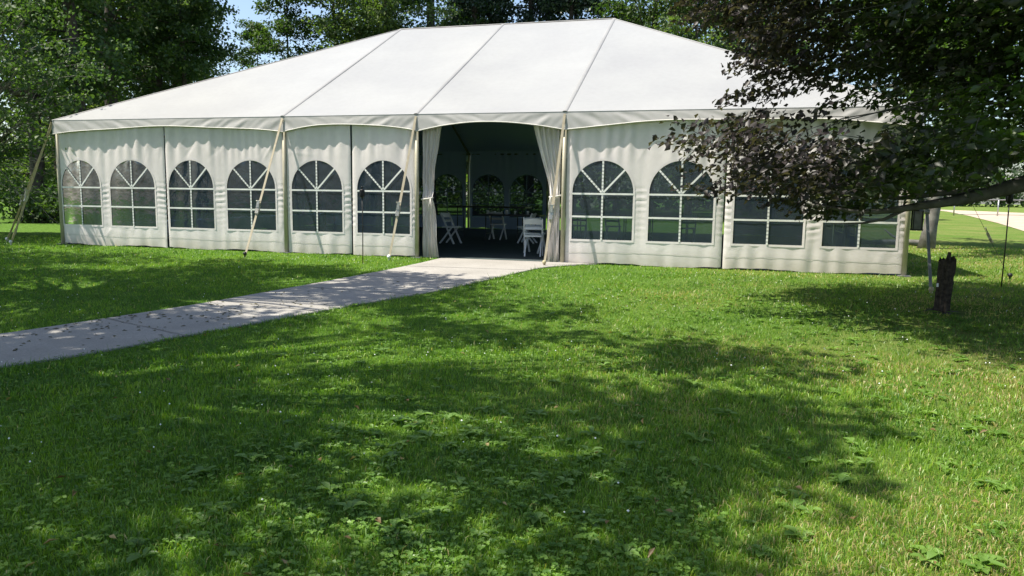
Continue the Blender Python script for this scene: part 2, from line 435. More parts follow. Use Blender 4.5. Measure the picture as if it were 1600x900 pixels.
for y in (.05, DP-.05): MB().tube([L((.06, y, H-.1)), L((x4-.06, y, H-.1))], .04, 8).put('eave_beam', 'frame_metal', tent, True)
for x in (.06, x4-.06): MB().tube([L((x, .08, H-.1)), L((x, DP-.08, H-.1))], .04, 8).put('eave_beam', 'frame_metal', tent, True)
MB().tube([L((x1, 6.1, RZ-.14)), L((x3, 6.1, RZ-.14))], .04, 8).put('ridge_beam', 'frame_metal', tent, True)

# wall panels with arched windows
WB, WS = .48, 1.385                                      # window sill and spring line
def fold(s, z, w_, wins, seed):
    rg = np.random.default_rng(seed); ph = rg.random(24)*6.28; fr = rg.random(24)
    top = sst((z-1.7)/1.1); low = sst((.75-z)/.7)
    d = np.zeros_like(s)
    for k in range(4):                                   # hung folds gathering to the top
        lam = .13+.13*fr[k]+.05*k
        d += (.0082+.0060*fr[k+4])*np.sin(6.283*s/lam+ph[k]+.5*np.sin(z*1.7+ph[k+8]))*(.30+.85*top)*(.55+.45*np.sin(s*2.1+ph[k+4]))
    d += .008*np.sin(s*3.1+ph[9]+.4*z)+.007*np.sin(s*5.3-z*.8+ph[10])
    for k in range(3):                                   # billow and slant creases near the ground
        d += (.004+.005*fr[k+9])*np.sin(s*(7+14*fr[k+12])+(z-.3)*(3*fr[k+15]-1.5)+ph[11+k])*low
    d += .006*np.sin(9*s+5*z+ph[14])*low*sst(np.sin(s*2.7+ph[15]))
    inw = np.zeros_like(s); side = np.ones_like(s)
    for (c, ww) in wins:
        hw = ww/2; q = np.abs(s-c)
        zz = np.maximum(z-WS, 0); rad = np.sqrt(q**2+zz**2*(hw/.6)**2)
        inside = sst((hw+.22-q)/.22)*sst((2.45-z)/.7)
        inw = np.maximum(inw, inside)
        side = np.minimum(side, sst((q-hw)/.05))
    band = sst((z-.45)/.25)*sst((1.65-z)/.45)
    jig = np.sin(s*6+ph[16])*1.3
    d += (.0070*np.sin(6.283*z/.118+jig+ph[17])+.0045*np.sin(6.283*z/.071+2*jig+ph[18]))*side*band*(.6+.4*np.sin(z*5+ph[19]))
    for k in range(int(9*w_)):                           # creases where the sheet was folded or pulls at its hooks
        s0, z0 = rg.random()*w_, rg.choice([.3+.5*rg.random(), 2.1+.6*rg.random(), .4+2.3*rg.random()]); an = rg.normal()*.5+(math.pi/2 if rg.random() < .75 else .4)
        a_, l_ = (s-s0)*math.cos(an)+(z-z0)*math.sin(an), -(s-s0)*math.sin(an)+(z-z0)*math.cos(an)
        d += (.003+.006*rg.random())*np.sign(rg.random()-.4)*np.exp(-(l_/(.018+.03*rg.random()))**2-(a_/(.12+.3*rg.random()))**2)
    return .046*np.tanh(d*(1-.50*inw)/.046)
def win_outline(c, ww, off, n=26):
    hw = ww/2; P = [(c-hw-off, WB-off), (c-hw-off, (WB+WS)/2), (c-hw-off, WS)]
    P += [(c-(hw+off)*math.cos(math.pi*k/n), WS+(.6+off)*math.sin(math.pi*k/n)) for k in range(1, n)]
    P += [(c+hw+off, WS), (c+hw+off, (WB+WS)/2), (c+hw+off, WB-off), (c+hw*.33, WB-off), (c-hw*.33, WB-off)]
    return np.array(P)
def wall_panel(o, d, out, w_, wins, seed, cell=.03, zt=2.84):
    """o: corner at ground, d: along, out: outward"""
    o, d, out = (np.array(q, float) for q in (o, d, out))
    def M3(s, n, z): s, n, z = np.broadcast_arrays(*(np.asarray(q, float) for q in (s, n, z))); return o+d*s[..., None]+out*n[..., None]+np.stack([0*z, 0*z, z], -1)
    ns, nz = int(w_/cell)+1, int(zt/cell)+1
    s, z = np.meshgrid(np.linspace(0, w_, ns), np.linspace(.015, zt, nz), indexing='ij')
    n = fold(s, z, w_, wins, seed)
    n += -.02*np.exp(-s/.03)-.02*np.exp(-(w_-s)/.03)     # edges turn in
    zz = z+.03*np.sin(s*3+seed)*sst((.4-z)/.4)*0.6+.012*np.abs(np.sin(s*7+seed))*sst((.2-z)/.2)
    V = M3(s, n, zz).reshape(-1, 3); F = grid_faces(ns, nz)
    cs, cz = s.reshape(-1)[F].mean(1), z.reshape(-1)[F].mean(1); keep = np.ones(len(F), bool)
    for c, ww in wins:
        q = np.abs(cs-c); hw = ww/2+cell*.3
        keep &= ~(((cz < WS) & (cz > WB-cell*.3) & (q < hw)) | ((cz >= WS) & ((q/hw)**2+((cz-WS)/(.6+cell*.3))**2 < 1)))
    F = F[keep]; used = np.unique(F); re = np.zeros(len(V), int); re[used] = np.arange(len(used))
    wp = tlink('wall_panel', V[used], re[F], 'wall_vinyl', face=out)
    f1 = lambda S_, Z_: fold(np.asarray(S_, float), np.asarray(Z_, float), w_, wins, seed)
    for c, ww in wins:
        a, b = win_outline(c, ww, -.004), win_outline(c, ww, .036); k = len(a)
        P = np.concatenate([M3(a[:, 0], f1(a[:, 0], a[:, 1])+.004, a[:, 1]), M3(b[:, 0], f1(b[:, 0], b[:, 1])+.005, b[:, 1])])
        tlink('window_frame', P, np.array([(i, (i+1) % k, k+(i+1) % k, k+i) for i in range(k)]), 'wall_vinyl', wp, face=out)
        # pane
        zr = np.linspace(WB-.02, WS+.618, 25); m = 13; Q = []
        for q in zr:
            h = ww/2+.02 if q < WS else (ww/2+.02)*math.sqrt(max(0, 1-((q-WS)/.62)**2))
            Q.append(np.stack([c+h*np.linspace(-1, 1, m), np.full(m, q)], -1))
        Q = np.concatenate(Q)
        tlink('window_pane', M3(Q[:, 0], f1(Q[:, 0], Q[:, 1])-.006, Q[:, 1]), grid_faces(25, m), 'clear_vinyl', wp)
        hw = ww/2; r7 = .705
        for p, q, mat in (((c, WB), (c, WS+.6), 'muntin_tape'), ((c-hw, WS-.03), (c+hw, WS-.03), 'muntin_plain'), ((c-hw, WB+.44), (c+hw, WB+.44), 'muntin_plain'),
                     ((c-.02, WS), (c-hw*r7, WS+.6*r7), 'muntin_tape'), ((c+.02, WS), (c+hw*r7, WS+.6*r7), 'muntin_plain')):
            p, q = np.array(p), np.array(q); e = (q-p)/np.linalg.norm(q-p); pr = np.array([-e[1], e[0]])*.017
            t = np.linspace(0, 1, 22); ln = np.linalg.norm(q-p); ctr_ = p+(q-p)*t[:, None]
            Vm = np.concatenate([np.stack([M3(x_[:, 0], f1(ctr_[:, 0], ctr_[:, 1])+.008, x_[:, 1]) for x_ in (ctr_-pr, ctr_+pr)], 1).reshape(-1, 3)])
            tlink('muntin', Vm, grid_faces(22, 2), mat, wp, True, np.repeat(t*ln, 2))
    # hem seam above the ground
    ss = np.linspace(.02, w_-.02, int(w_/.06)); Z1 = .235+.012*np.sin(ss*2+seed)
    P = np.stack([M3(ss, f1(ss, Z1+k)+.004, Z1+k) for k in (-.006, .006)], 1).reshape(-1, 3)
    tlink('hem_seam', P, grid_faces(len(ss), 2), 'hem_vinyl', wp)
    return wp
FY = .032
def fp(xa, xb, wins, seed): wall_panel((xa, FY, 0), (1, 0, 0), (0, -1, 0), xb-xa, [((p+q)/2-xa, q-p) for p, q in wins], seed)
fp(.04, 3.02, [(.12, 1.22), (1.50, 2.74)], 1)
fp(3.05, 6.055, [(3.12, 4.30), (4.64, 5.86)], 2)
fp(6.145, 7.655, [(6.26, 7.46)], 3)
fp(7.685, 9.105, [(7.80, 9.0)], 4)
fp(12.245, 15.185, [(12.37, 13.54), (13.83, 15.01)], 5)
fp(15.215, 18.26, [(15.37, 16.57), (16.89, 18.09)], 6)
BY = DP-.09; bz = gz1(0, BY)
for k, (xa, xb) in enumerate(((.05, 3.0), (3.06, 6.02), (6.18, 9.08), (15.3, 18.24))):
    wall_panel((xb, BY, bz), (-1, 0, 0), (0, 1, 0), xb-xa, [(.75, 1.2), (2.2, 1.2)], 30+k, .06, 2.79)
for k in range(4):
    ya = .1+k*3.02
    wall_panel((.09, ya+2.97, gz1(0, ya)), (0, -1, 0), (-1, 0, 0), 2.97, [(.75, 1.2), (2.2, 1.2)], 40+k, .06, 2.79)
for k, (ya, yb) in enumerate(((4.5, 8.25), (8.3, 12.1))):
    wall_panel((x4-.09, ya, gz1(0, ya)), (0, 1, 0), (1, 0, 0), yb-ya, [(.95, 1.2), (2.75, 1.2)], 50+k, .06, 2.79)

# the two door drapes, gathered and tied at half height
def drape(xin, wtop, wtie, wbot, sgn, seed, ztie=1.22):
    """xin: post side; opens towards sgn"""
    rg = np.random.default_rng(seed); ph = rg.random(6)*6.28; nu, nv = 90, 60; V = []
    for i in range(nu):
        u = i/(nu-1)
        for j in range(nv):
            z = .01+(2.83-.01)*j/(nv-1)
            if z > ztie: t = (z-ztie)/(2.83-ztie); wd = wtie+(wtop-wtie)*t**1.15
            else: t = (ztie-z)/ztie; wd = wtie+(wbot-wtie)*t**.7
            amp = .016+.045*min(1, wd/max(wtop, .01))*(.35+.65*sst(abs(z-ztie)/.5))
            n = amp*(math.sin(u*6.283*5.2+ph[0]+.3*math.sin(z*2))+.45*math.sin(u*6.283*9.7+ph[1]))*.62+.012*math.sin(z*9+u*12+ph[2])
            x = xin+sgn*(wd*u+.012*math.sin(u*6.283*5.2+ph[0]+1.5)+.015*math.sin(z*4+ph[3])*u)
            V.append((x, .13-n-.05*math.exp(-((z-ztie)/.12)**2), z))
    dr = tlink('door_drape', V, grid_faces(nu, nv), 'drape_vinyl')
    # tie band and its loose tails
    mb = MB(); pts = []
    for k in range(25):
        a = 6.283*k/24; pts.append(L((xin+sgn*wtie/2+(wtie/2+.015)*math.cos(a), .10+.062*math.sin(a), ztie+.02*math.sin(a+1))))
    mb.tube(pts, .016, 6); q = xin+sgn*wtie*.9
    mb.tube([L((q, .04, ztie)), L((q+sgn*.03, .02, ztie-.15)), L((q+sgn*.02, .03, ztie-.33))], .008, 5)
    mb.tube([L((q, .04, ztie)), L((q-sgn*.02, .03, ztie-.12)), L((q-sgn*.05, .03, ztie-.26))], .008, 5)
    mb.put('tie', 'hem_vinyl', dr, True)
drape(9.24, .42, .22, .36, 1, 3)
drape(12.12, .60, .20, .24, -1, 9, 1.3)

# mat that covers the floor of the tent
V = [(x, y, gz1(x, y)+.010) for x in (.12, 6, 9.75, 12.1, x4-.12) for y in (.16, 6.1, DP-.15)]
link('floor_mat', np_mesh('floor_mat', np.array(V), grid_faces(5, 3)), 'floor_mat', kind='structure')

# ------------------------------------------------------------------ guy straps
def guy_strap(label, top, foot, web='strap_web', width=.044, ratchet=.33, stake='stake_white', name='guy_strap', double=True, sag=.02):
    top, foot = Vector(top), Vector(foot); foot.z = gz1(foot.x, foot.y)+.02
    t = empty(name, foot, label=label, cat='guy strap', group='straps that hold the tent down')
    d = top-foot; side = d.cross(Vector((0, 1, 0)) if abs(d.x) < abs(d.y) else Vector((1, 0, 0)))
    side = Vector((1, .15, 0)) if abs(d.y) > abs(d.x)*.7 else Vector((.3, 1, 0))
    mb = MB(); n = 8
    for k in range(n):
        a, b = d*(k/n), d*((k+1)/n)
        a = a-Vector((0, 0, sag*4*(k/n)*(1-k/n))); b = b-Vector((0, 0, sag*4*((k+1)/n)*(1-(k+1)/n)))
        mb.bar(a, b, width, .006, side)
    if double:
        off = Vector((.02, -.014, 0))
        mb.bar(d*(ratchet+.02)+off, d*.985+off*.2, width*.9, .005, side)
    mb.put('webbing', web, t)
    c = d*ratchet; dn = d.normalized(); mb = MB()
    mb.bar(c-dn*.09, c+dn*.09, width*1.55, .045, side); mb.bar(c+dn*.05-Vector((0, .03, 0)), c+dn*.20-Vector((0, .05, 0)), width*1.3, .016, side)
    u = Vector(side).normalized()
    mb.tube([c-u*width*1.0, c+u*width*1.0], .022, 8); mb.tube([c+dn*.19-Vector((0, .05, 0))-u*.05, c+dn*.19-Vector((0, .05, 0))+u*.05], .012, 6)
    mb.put('ratchet', 'ratchet_metal', t)
    mb = MB(); mb.lathe((0, 0, -.12), [(.012, 0), (.014, .12), (.016, .15), (.036, .155), (.040, .175), (.030, .205), (.008, .215)], 10); mb.put('stake', stake, t, True)
    return t
guy_strap('cream ratchet strap from the post left of the narrow two-window bay', (6.1, -.02, 2.86), (5.86, -1.11, 0), stake='black_metal')
guy_strap('cream ratchet strap from the post at the left side of the doorway', (9.15, -.02, 2.86), (8.84, -.66, 0))
guy_strap('cream ratchet strap from the post at the right side of the doorway', (12.2, -.02, 2.86), (11.99, -.60, 0), stake='strap_old')
guy_strap('tan strap at the tent\'s left end, farther out of the two', (-.06, .05, 2.86), (-1.75, .10, 0), 'strap_old', ratchet=.34)
guy_strap('tan strap at the tent\'s left end, nearer to the corner post', (-.02, -.02, 2.86), (-.85, -.57, 0), 'strap_old', ratchet=.38)
guy_strap('grey strap running forward behind the charred stump', (18.32, -.03, 2.86), (18.13, -2.24, 0), 'galvanised', .045, ratchet=.42, stake='strap_old', double=False)
guy_strap('thin dark guy line slanting down to the right beside the right torch', (18.38, .02, 2.86), (19.91, .16, 0), 'dark_cord', .014, ratchet=.24, stake='black_metal', name='guy_line', double=False)
guy_strap('short dark strap pegged close behind the right end of the tent', (18.40, 6.1, 2.8), (19.6, 6.2, 0), 'dark_cord', .03, ratchet=.3, stake='black_metal', double=False)

# ------------------------------------------------------------------ garden torches, lantern
def torch(x, y, h, label):
    z = gz1(x, y); t = empty('garden_torch', (x, y, z), label=label, cat='torch', group='garden torches on poles')
    MB().tube([(0, 0, -.1), (.006, 0, h*.5), (0, 0, h-.2)], .0095, 8).put('pole', 'black_metal', t, True)
    b = MB().lathe((0, 0, h-.21), [(.010, 0), (.030, .012), (.044, .03), (.046, .12), (.040, .135), (.046, .14), (.046, .15), (.02, .165)], 14).put('fuel_can', 'black_metal', t, True)
    MB().lathe((0, 0, h-.05), [(.012, 0), (.012, .035), (.020, .04), (.016, .055)], 8).put('wick_cap', 'black_metal', b, True)
    mb = MB()
    for k in range(8):
        a = k*math.pi/4; mb.bar((.049*math.cos(a), .049*math.sin(a), h-.18), (.049*math.cos(a), .049*math.sin(a), h-.075), .010, .004, (-math.sin(a), math.cos(a), 0))
    mb.put('cage', 'black_metal', b)
torch(8.63, -1.37, 1.45, 'slim black garden torch in front of the window left of the doorway')
torch(19.44, -.93, 1.50, 'slim black garden torch standing in the open at far right')

def lantern(x, y, z):
    z0 = gz1(x, y); hk = empty('shepherd_hook', (x-.19, y, z0), label='thin black hook pole by the tent\'s right corner holding a lantern', cat='hook pole')
    MB().tube([(0, 0, -.1), (0, 0, 1.15), (.01, 0, 1.27), (.07, 0, 1.33), (.14, 0, 1.32), (.185, 0, 1.27), (.19, 0, 1.21)], .008, 8).put('pole', 'black_metal', hk, True)
    MB().tube([(-.06, 0, .02), (.06, 0, .02)], .008, 6).put('foot_bar', 'black_metal', hk)
    t = empty('lantern', (x, y, z0+z), label='black box lantern hanging beside the tent\'s right corner', cat='lantern')
    MB().lathe((0, 0, .39), [(.115, 0), (.12, .015), (.06, .06), (.02, .075), (.012, .09)], 4).put('roof', 'black_metal', t)
    MB().box((0, 0, .015), (.20, .20, .03)).put('base', 'black_metal', t)
    for sx in (-1, 1):
        for sy in (-1, 1): MB().box((sx*.082, sy*.082, .21), (.022, .022, .362)).put('corner_bar', 'black_metal', t)
    for k in range(4):
        a = k*math.pi/2; rot = Matrix.Rotation(a, 3, 'Z'); MB().box(rot @ Vector((.078, 0, .21)), (.004, .14, .36), rot).put('glass', 'lantern_glass', t)
    MB().lathe((0, 0, .03), [(.03, 0), (.03, .14), (.004, .145)], 10).put('candle', 'cup_white', t, True)
    MB().tube([(0, 0, .475), (-.02, 0, .50), (0, 0, .53), (.02, 0, .50), (0, 0, .475)], .004, 5).put('ring', 'black_metal', t)
lantern(18.96, 2.5, .70)

# ------------------------------------------------------------------ burnt stump on the lawn
def stump(x, y):
    t = empty('tree_stump', (x, y, gz1(x, y)), label='thin charred stump with a jagged broken top on the right lawn', cat='stump')
    rg = np.random.default_rng(4); n, m = 28, 18; V = []
    for j in range(m):
        v = j/(m-1)
        for k in range(n):
            a = 6.283*k/n; hh = .64+.018*math.sin(a*3+1)+.012*math.sin(a*7+2)+.03*rg.random()*(j == m-1)
            if .3 < (a % 6.283) < 1.1 or 2.6 < a < 3.3: hh += .02
            z = -.06+(hh+.06)*v
            r = .084+.040*max(0, 1-v*5)**2*(1+.5*math.sin(3*a))+.010*math.sin(a*9+z*7)+.006*math.sin(a*17-z*11)+.006*rg.random()
            V.append((r*math.cos(a)+.02*v, r*math.sin(a), z))
    F = [(j*n+k, j*n+(k+1) % n, (j+1)*n+(k+1) % n, (j+1)*n+k) for j in range(m-1) for k in range(n)]
    c = len(V); V.append((.02, 0, .57)); F += [((m-1)*n+k, (m-1)*n+(k+1) % n, c) for k in range(n)]
    MB().add(V, F).put('trunk', 'dead_wood', t)
    mb = MB()
    for (a, r, z0, z1, w_) in ((4.4, .035, .55, .75, .062), (2.9, .045, .55, .66, .05), (.4, .06, .5, .70, .045)):
        px, py = .02+r*math.cos(a), r*math.sin(a); mb.tube([(px, py, z0), (px+.01, py, (z0+z1)/2), (px+.02, py, z1)], [w_*.6, w_*.5, w_*.28], 6)
    mb.put('splinter', 'dead_wood', t)
    MB().box((-.082, -.066, .34), (.024, .010, .045), Matrix.Rotation(.7, 3, 'Z')).put('tag', 'plastic_tag', t)
stump(17.85, -3.88)

V = [(17.85, -3.88, gz1(17.85, -3.88)+.012)]+[(17.85+.19*math.cos(a*.3142)*(1+.2*math.sin(a*2.1)), -3.88+.19*math.sin(a*.3142)*(1+.2*math.sin(a*2.1)), gz1(0, -3.88+.19*math.sin(a*.3142))+.004) for a in range(20)]
MB().add(V, [(0, 1+k, 1+(k+1) % 20) for k in range(20)]).put('bare_soil', 'joint_dirt', kind='structure')

# ------------------------------------------------------------------ furniture under the tent
def chair(label):
    t = empty('folding_chair', (0, 0, 0), label=label, cat='chair', group='white folding chairs under the tent')
    for s in (-1, 1):
        x = s*.195
        MB().bar((x, .20, 0), (x, -.20, .80), .028, .045).put('long_leg', 'chair_resin', t)      # front foot up to the back top
        MB().bar((s*.165, -.24, 0), (s*.165, .14, .45), .026, .040).put('short_leg', 'chair_resin', t)
    MB().box((0, .02, .435), (.36, .38, .032)).put('seat', 'chair_resin', t)
    mb = MB(); n = 8; V = []
    for i in range(n+1):
        u = i/n*2-1; bow = .022*(1-u*u)
        for (dz, dy) in ((-.055, .022), (-.055, .0), (.045+.018*(1-u*u), -.042), (.045+.018*(1-u*u), -.02)): V.append((u*.185, -.165-bow+dy, .735+dz))
    F = [(i*4+k, i*4+(k+1) % 4, (i+1)*4+(k+1) % 4, (i+1)*4+k) for i in range(n) for k in range(4)]+[(3, 2, 1, 0), tuple(n*4+k for k in range(4))]
    mb.add(V, F).put('back_slat', 'chair_resin', t)
    MB().bar((-.19, -.105, .595), (.19, -.105, .595), .022, .055, (0, .9, -.45)).put('back_slat', 'chair_resin', t)
    MB().bar((-.19, .155, .085), (.19, .155, .085), .03, .03).put('stretcher', 'chair_resin', t)
    MB().bar((-.16, -.17, .085), (.16, -.17, .085), .026, .026).put('stretcher', 'chair_resin', t)
    return t
c0 = chair('white folding chair just inside the doorway, nearest to the path')
spots = [(11.30, 1.30, .18, None), (11.12, 2.15, -.12, 'white folding chair right behind the one nearest the path'),
    (8.35, 4.2, -1.75, 'white folding chair seen from the side at the left of the doorway'),
    (9.0, 6.3, -.1, 'white folding chair pushed up to the middle of the dark tables'),
    (10.15, 5.2, 1.55, 'white folding chair at the right end of the dark table'),
    (11.3, 6.7, .1, 'white folding chair before the long table behind the right windows, left one'),
    (12.25, 6.7, -.15, 'white folding chair before the long table behind the right windows, right one'),
    (12.9, 8.3, 2.9, 'white folding chair on the far side of the long table behind the right windows'),
    (14.3, 6.6, .2, 'white folding chair seen through the second window right of the doorway')]
for i, (x, y, r, lb) in enumerate(spots):
    o = c0 if i == 0 else copy_tree(c0)
    o.location = (x, y, gz1(x, y)+.011); o.rotation_euler = (0, 0, r)
    if lb: o['label'] = lb
def table(x, y, ln, wd, h, rz, label):
    t = empty('folding_table', (x, y, gz1(x, y)+.011), rz, label=label, cat='table', group='dark folding tables under the tent')
    MB().box((0, 0, h-.02), (ln, wd, .04)).put('tabletop', 'table_black', t)
    for sx in (-1, 1):
        for sy in (-1, 1): MB().tube([(sx*(ln/2-.25), sy*(wd/2-.1), 0), (sx*(ln/2-.25), sy*(wd/2-.1), h-.04)], .016, 6).put('leg', 'table_leg', t)
        MB().tube([(sx*(ln/2-.25), -(wd/2-.1), .2), (sx*(ln/2-.25), wd/2-.1, .2)], .012, 6).put('crossbar', 'table_leg', t)
    return t
table(8.55, 7.0, 2.35, .76, .93, .0, 'tall dark table across the middle of the doorway view')
table(9.5, 5.9, 1.8, .76, .74, .03, 'low dark table in front of the tall dark one in the doorway')
table(11.8, 7.6, 1.85, .76, .74, .02, 'dark folding table seen through the first window right of the doorway')
table(13.75, 7.4, 1.5, .76, .74, -.03, 'dark folding table seen through the second window right of the doorway')
table(4.2, 7.0, 2.4, .76, .74, .02, 'dark folding table deep behind the windows of the left part')
for i, (x, y, s) in enumerate(((8.85, 5.8, 1), (9.02, 5.95, .8), (9.42, 5.75, 1.2), (9.62, 5.9, .9), (10.0, 5.85, 1))):
    o = MB().lathe((0, 0, 0), [(.030, 0), (.038, .09), (.040, .10), (.034, .098), (.028, .01)], 12).put('cup', 'cup_white', None, True,
        label=('small white cup at the left end of the row on the low table', 'second white cup from the left on the low table', 'largest white cup, in the middle of the row on the low table', 'white cup right of the largest one on the low table', 'white cup farthest right on the low table')[i], cat='cup', group='white cups on the low table')
    o.location = (x, y, gz1(x, y)+.752); o.scale = (s, s, s)

# ------------------------------------------------------------------ rail fence of the ball field
fe = empty('rail_fence', (32.2, 49.4, gz1(32.2, 49.4)), label='low pipe rail fence along the ball field far right', cat='fence')
for k in range(7): MB().tube([(k*3.0, k*.25, -.1), (k*3.0, k*.25, 1.22)], .05, 8).put('post', 'galvanised', fe, True)
MB().tube([(-.9, -.07, 1.22), (18.2, 1.52, 1.22)], .045, 8).put('rail', 'frame_metal', fe, True)
MB().tube([(0, 0, .12), (18, 1.5, .12)], .02, 6).put('rail', 'frame_metal', fe, True)

# ------------------------------------------------------------------ trees
def leaves_mesh(name, C, axis, nrm, ln, wd, tone, bent=.12):
    """one folded leaf of two triangles per row"""
    axis = axis/np.linalg.norm(axis, axis=1, keepdims=True)
    sd = np.cross(axis, nrm); sd /= np.linalg.norm(sd, axis=1, keepdims=True)+1e-9; nn = np.cross(sd, axis)
    ln = np.broadcast_to(ln, len(C))[:, None]; wd = np.broadcast_to(wd, len(C))[:, None]
    b = C-axis*ln*.5; t = C+axis*ln*.5-nn*ln*bent; l = C-sd*wd*.5+nn*wd*.18; r = C+sd*wd*.5+nn*wd*.18
    V = np.stack([b, l, t, r], 1).reshape(-1, 3); k = np.arange(len(C))[:, None]*4
    F = np.concatenate([k+[0, 3, 2], k+[0, 2, 1]], 1).reshape(-1, 3)
    return np_mesh(name, V, F, np.repeat(np.clip(tone, 0, 1), 4))
def unit(v): return v/np.linalg.norm(v, axis=-1, keepdims=True)
def branch_skeleton(rg, hts, length, rise, droop, trunk_xy, rad0, n_sub=3):
    """limbs leaving a trunk -> tubes (list of pts, radii) and the points where leaf clusters sit"""
    tubes, tips = [], []
    az = rg.random()*6.28
    for h in hts:
        az += 2.4+rg.normal()*.3; Lb = length(h)*(.75+.5*rg.random()); el = rise+rg.normal()*.15
        p = np.array([*trunk_xy(h), h]); d = np.array([math.cos(az)*math.cos(el), math.sin(az)*math.cos(el), math.sin(el)])
        pts = [p]; n = 6
        for k in range(n):
            d = d+rg.normal(size=3)*.13; d[2] -= droop*(k/n); d = d/np.linalg.norm(d); pts.append(pts[-1]+d*Lb/n)
            if k >= 1: tips.append(pts[-1]+rg.normal(size=3)*.1)
        r0 = rad0*max(.25, 1-h/18)*(.8+.4*rg.random()); tubes.append((pts, list(np.linspace(r0, r0*.2, n+1))))
        for q in range(n_sub):
            k = 2+int(rg.random()*3.9); b = pts[k]; d2 = unit(pts[k]-pts[k-1]+rg.normal(size=3)*.7)
            e = [b, b+d2*Lb*.15, b+d2*Lb*.32+[0, 0, -droop*Lb*.1]]; tubes.append((e, [r0*.4, r0*.25, r0*.1])); tips += [e[1], e[2]]
    return tubes, np.array(tips)
def make_tree(name, label, seed, ht, base, spread, nb, leaf, mat, bark, r0, per, crad, flat=.55, rise=.25, droop=.25, lean=(0, 0), conic=.5, group=None, bare=0):
    rg = np.random.default_rng(seed)
    t = empty(name, (0, 0, 0), label=label, cat='tree', group=group)
    ph = rg.random(4)*6.28
    def txy(h): return (lean[0]*h+.10*math.sin(h*.5+ph[0]), lean[1]*h+.10*math.sin(h*.43+ph[1]))
    zs = np.linspace(-.2, ht*.96, 16); mb = MB()
    mb.tube([(*txy(z), z) for z in zs], [r0*(1.35 if i == 0 else 1)*(1-.9*(i/15)**1.2) for i in range(16)], 10); mb.put('trunk', bark, t, True)
    hts = np.sort(base+(ht-base)*rg.random(nb)**1.1)
    tubes, tips = branch_skeleton(rg, hts, lambda h: spread*((1-conic*(h-base)/(ht-base))*(.55+.45*min(1, (h-base)/(.15*ht)+.4))), rise, droop, txy, r0*.34)
    mb = MB()
    for pts, rad in tubes: mb.tube(pts, rad, 5, False)
    if bare:
        bt, _ = branch_skeleton(rg, base*.25+base*.8*rg.random(bare), lambda h: spread*.55, .05, .35, txy, r0*.16, 4)
        for pts, rad in bt: mb.tube(pts, rad, 4, False)
    mb.put('limbs', bark, t, True)
    n = len(tips); c = np.repeat(tips, per, 0); N_ = len(c)
    ct = np.repeat(rg.random(n), per); off = unit(rg.normal(size=(N_, 3)))*(rg.random((N_, 1))**.5)*crad; off[:, 2] *= flat
    C = c+off
    nr = unit(rg.normal(size=(N_, 3))*.75+[0, 0, 1]); ax = unit(off*[1, 1, .3]+rg.normal(size=(N_, 3))*.6*crad+[0, 0, -.25*crad])
    tone = .25+.35*ct+.4*rg.random(N_)
    s = leaf*(.7+.6*rg.random(N_))
    link('crown', leaves_mesh('crown', C, ax, nr, s*1.25, s*.8, tone), mat, t)
    return t
def place(proto, x, y, rz, sc, label, first=[set()], group=None):
    o = proto if proto.name not in first[0] else copy_tree(proto)
    first[0].add(proto.name)
    o.location = (x, y, gz1(x, y)); o.rotation_euler = (0, 0, rz); o.scale = (sc, sc, sc*1.0)
    o['label'] = label
    if group: o['group'] = group
    return o
G = 'trees behind the tent'
broad = make_tree('broadleaf_tree', '', 11, 17, 3.2, 4.4, 46, .165, 'tree_leaf', 'bark_dark', .30, 34, .8, group=G)
broad2 = make_tree('broadleaf_tree', '', 12, 15, 1.6, 4.0, 46, .15, 'tree_leaf_pale', 'bark_dark', .24, 36, .75, group=G)
tallb = make_tree('tall_tree', '', 13, 20, 8.0, 4.2, 34, .165, 'tree_leaf', 'bark_dark', .34, 32, .8, group=G, bare=16)
pine = make_tree('pine_tree', '', 14, 19, 4.0, 3.6, 58, .16, 'needle_leaf', 'bark_dark', .30, 32, .7, flat=.3, rise=.05, droop=.3, conic=.7, group=G, bare=16)
slim = make_tree('slim_tree', '', 15, 16, 6.5, 2.8, 36, .165, 'tree_leaf', 'bark_dark', .16, 30, .7, group=G, bare=10)
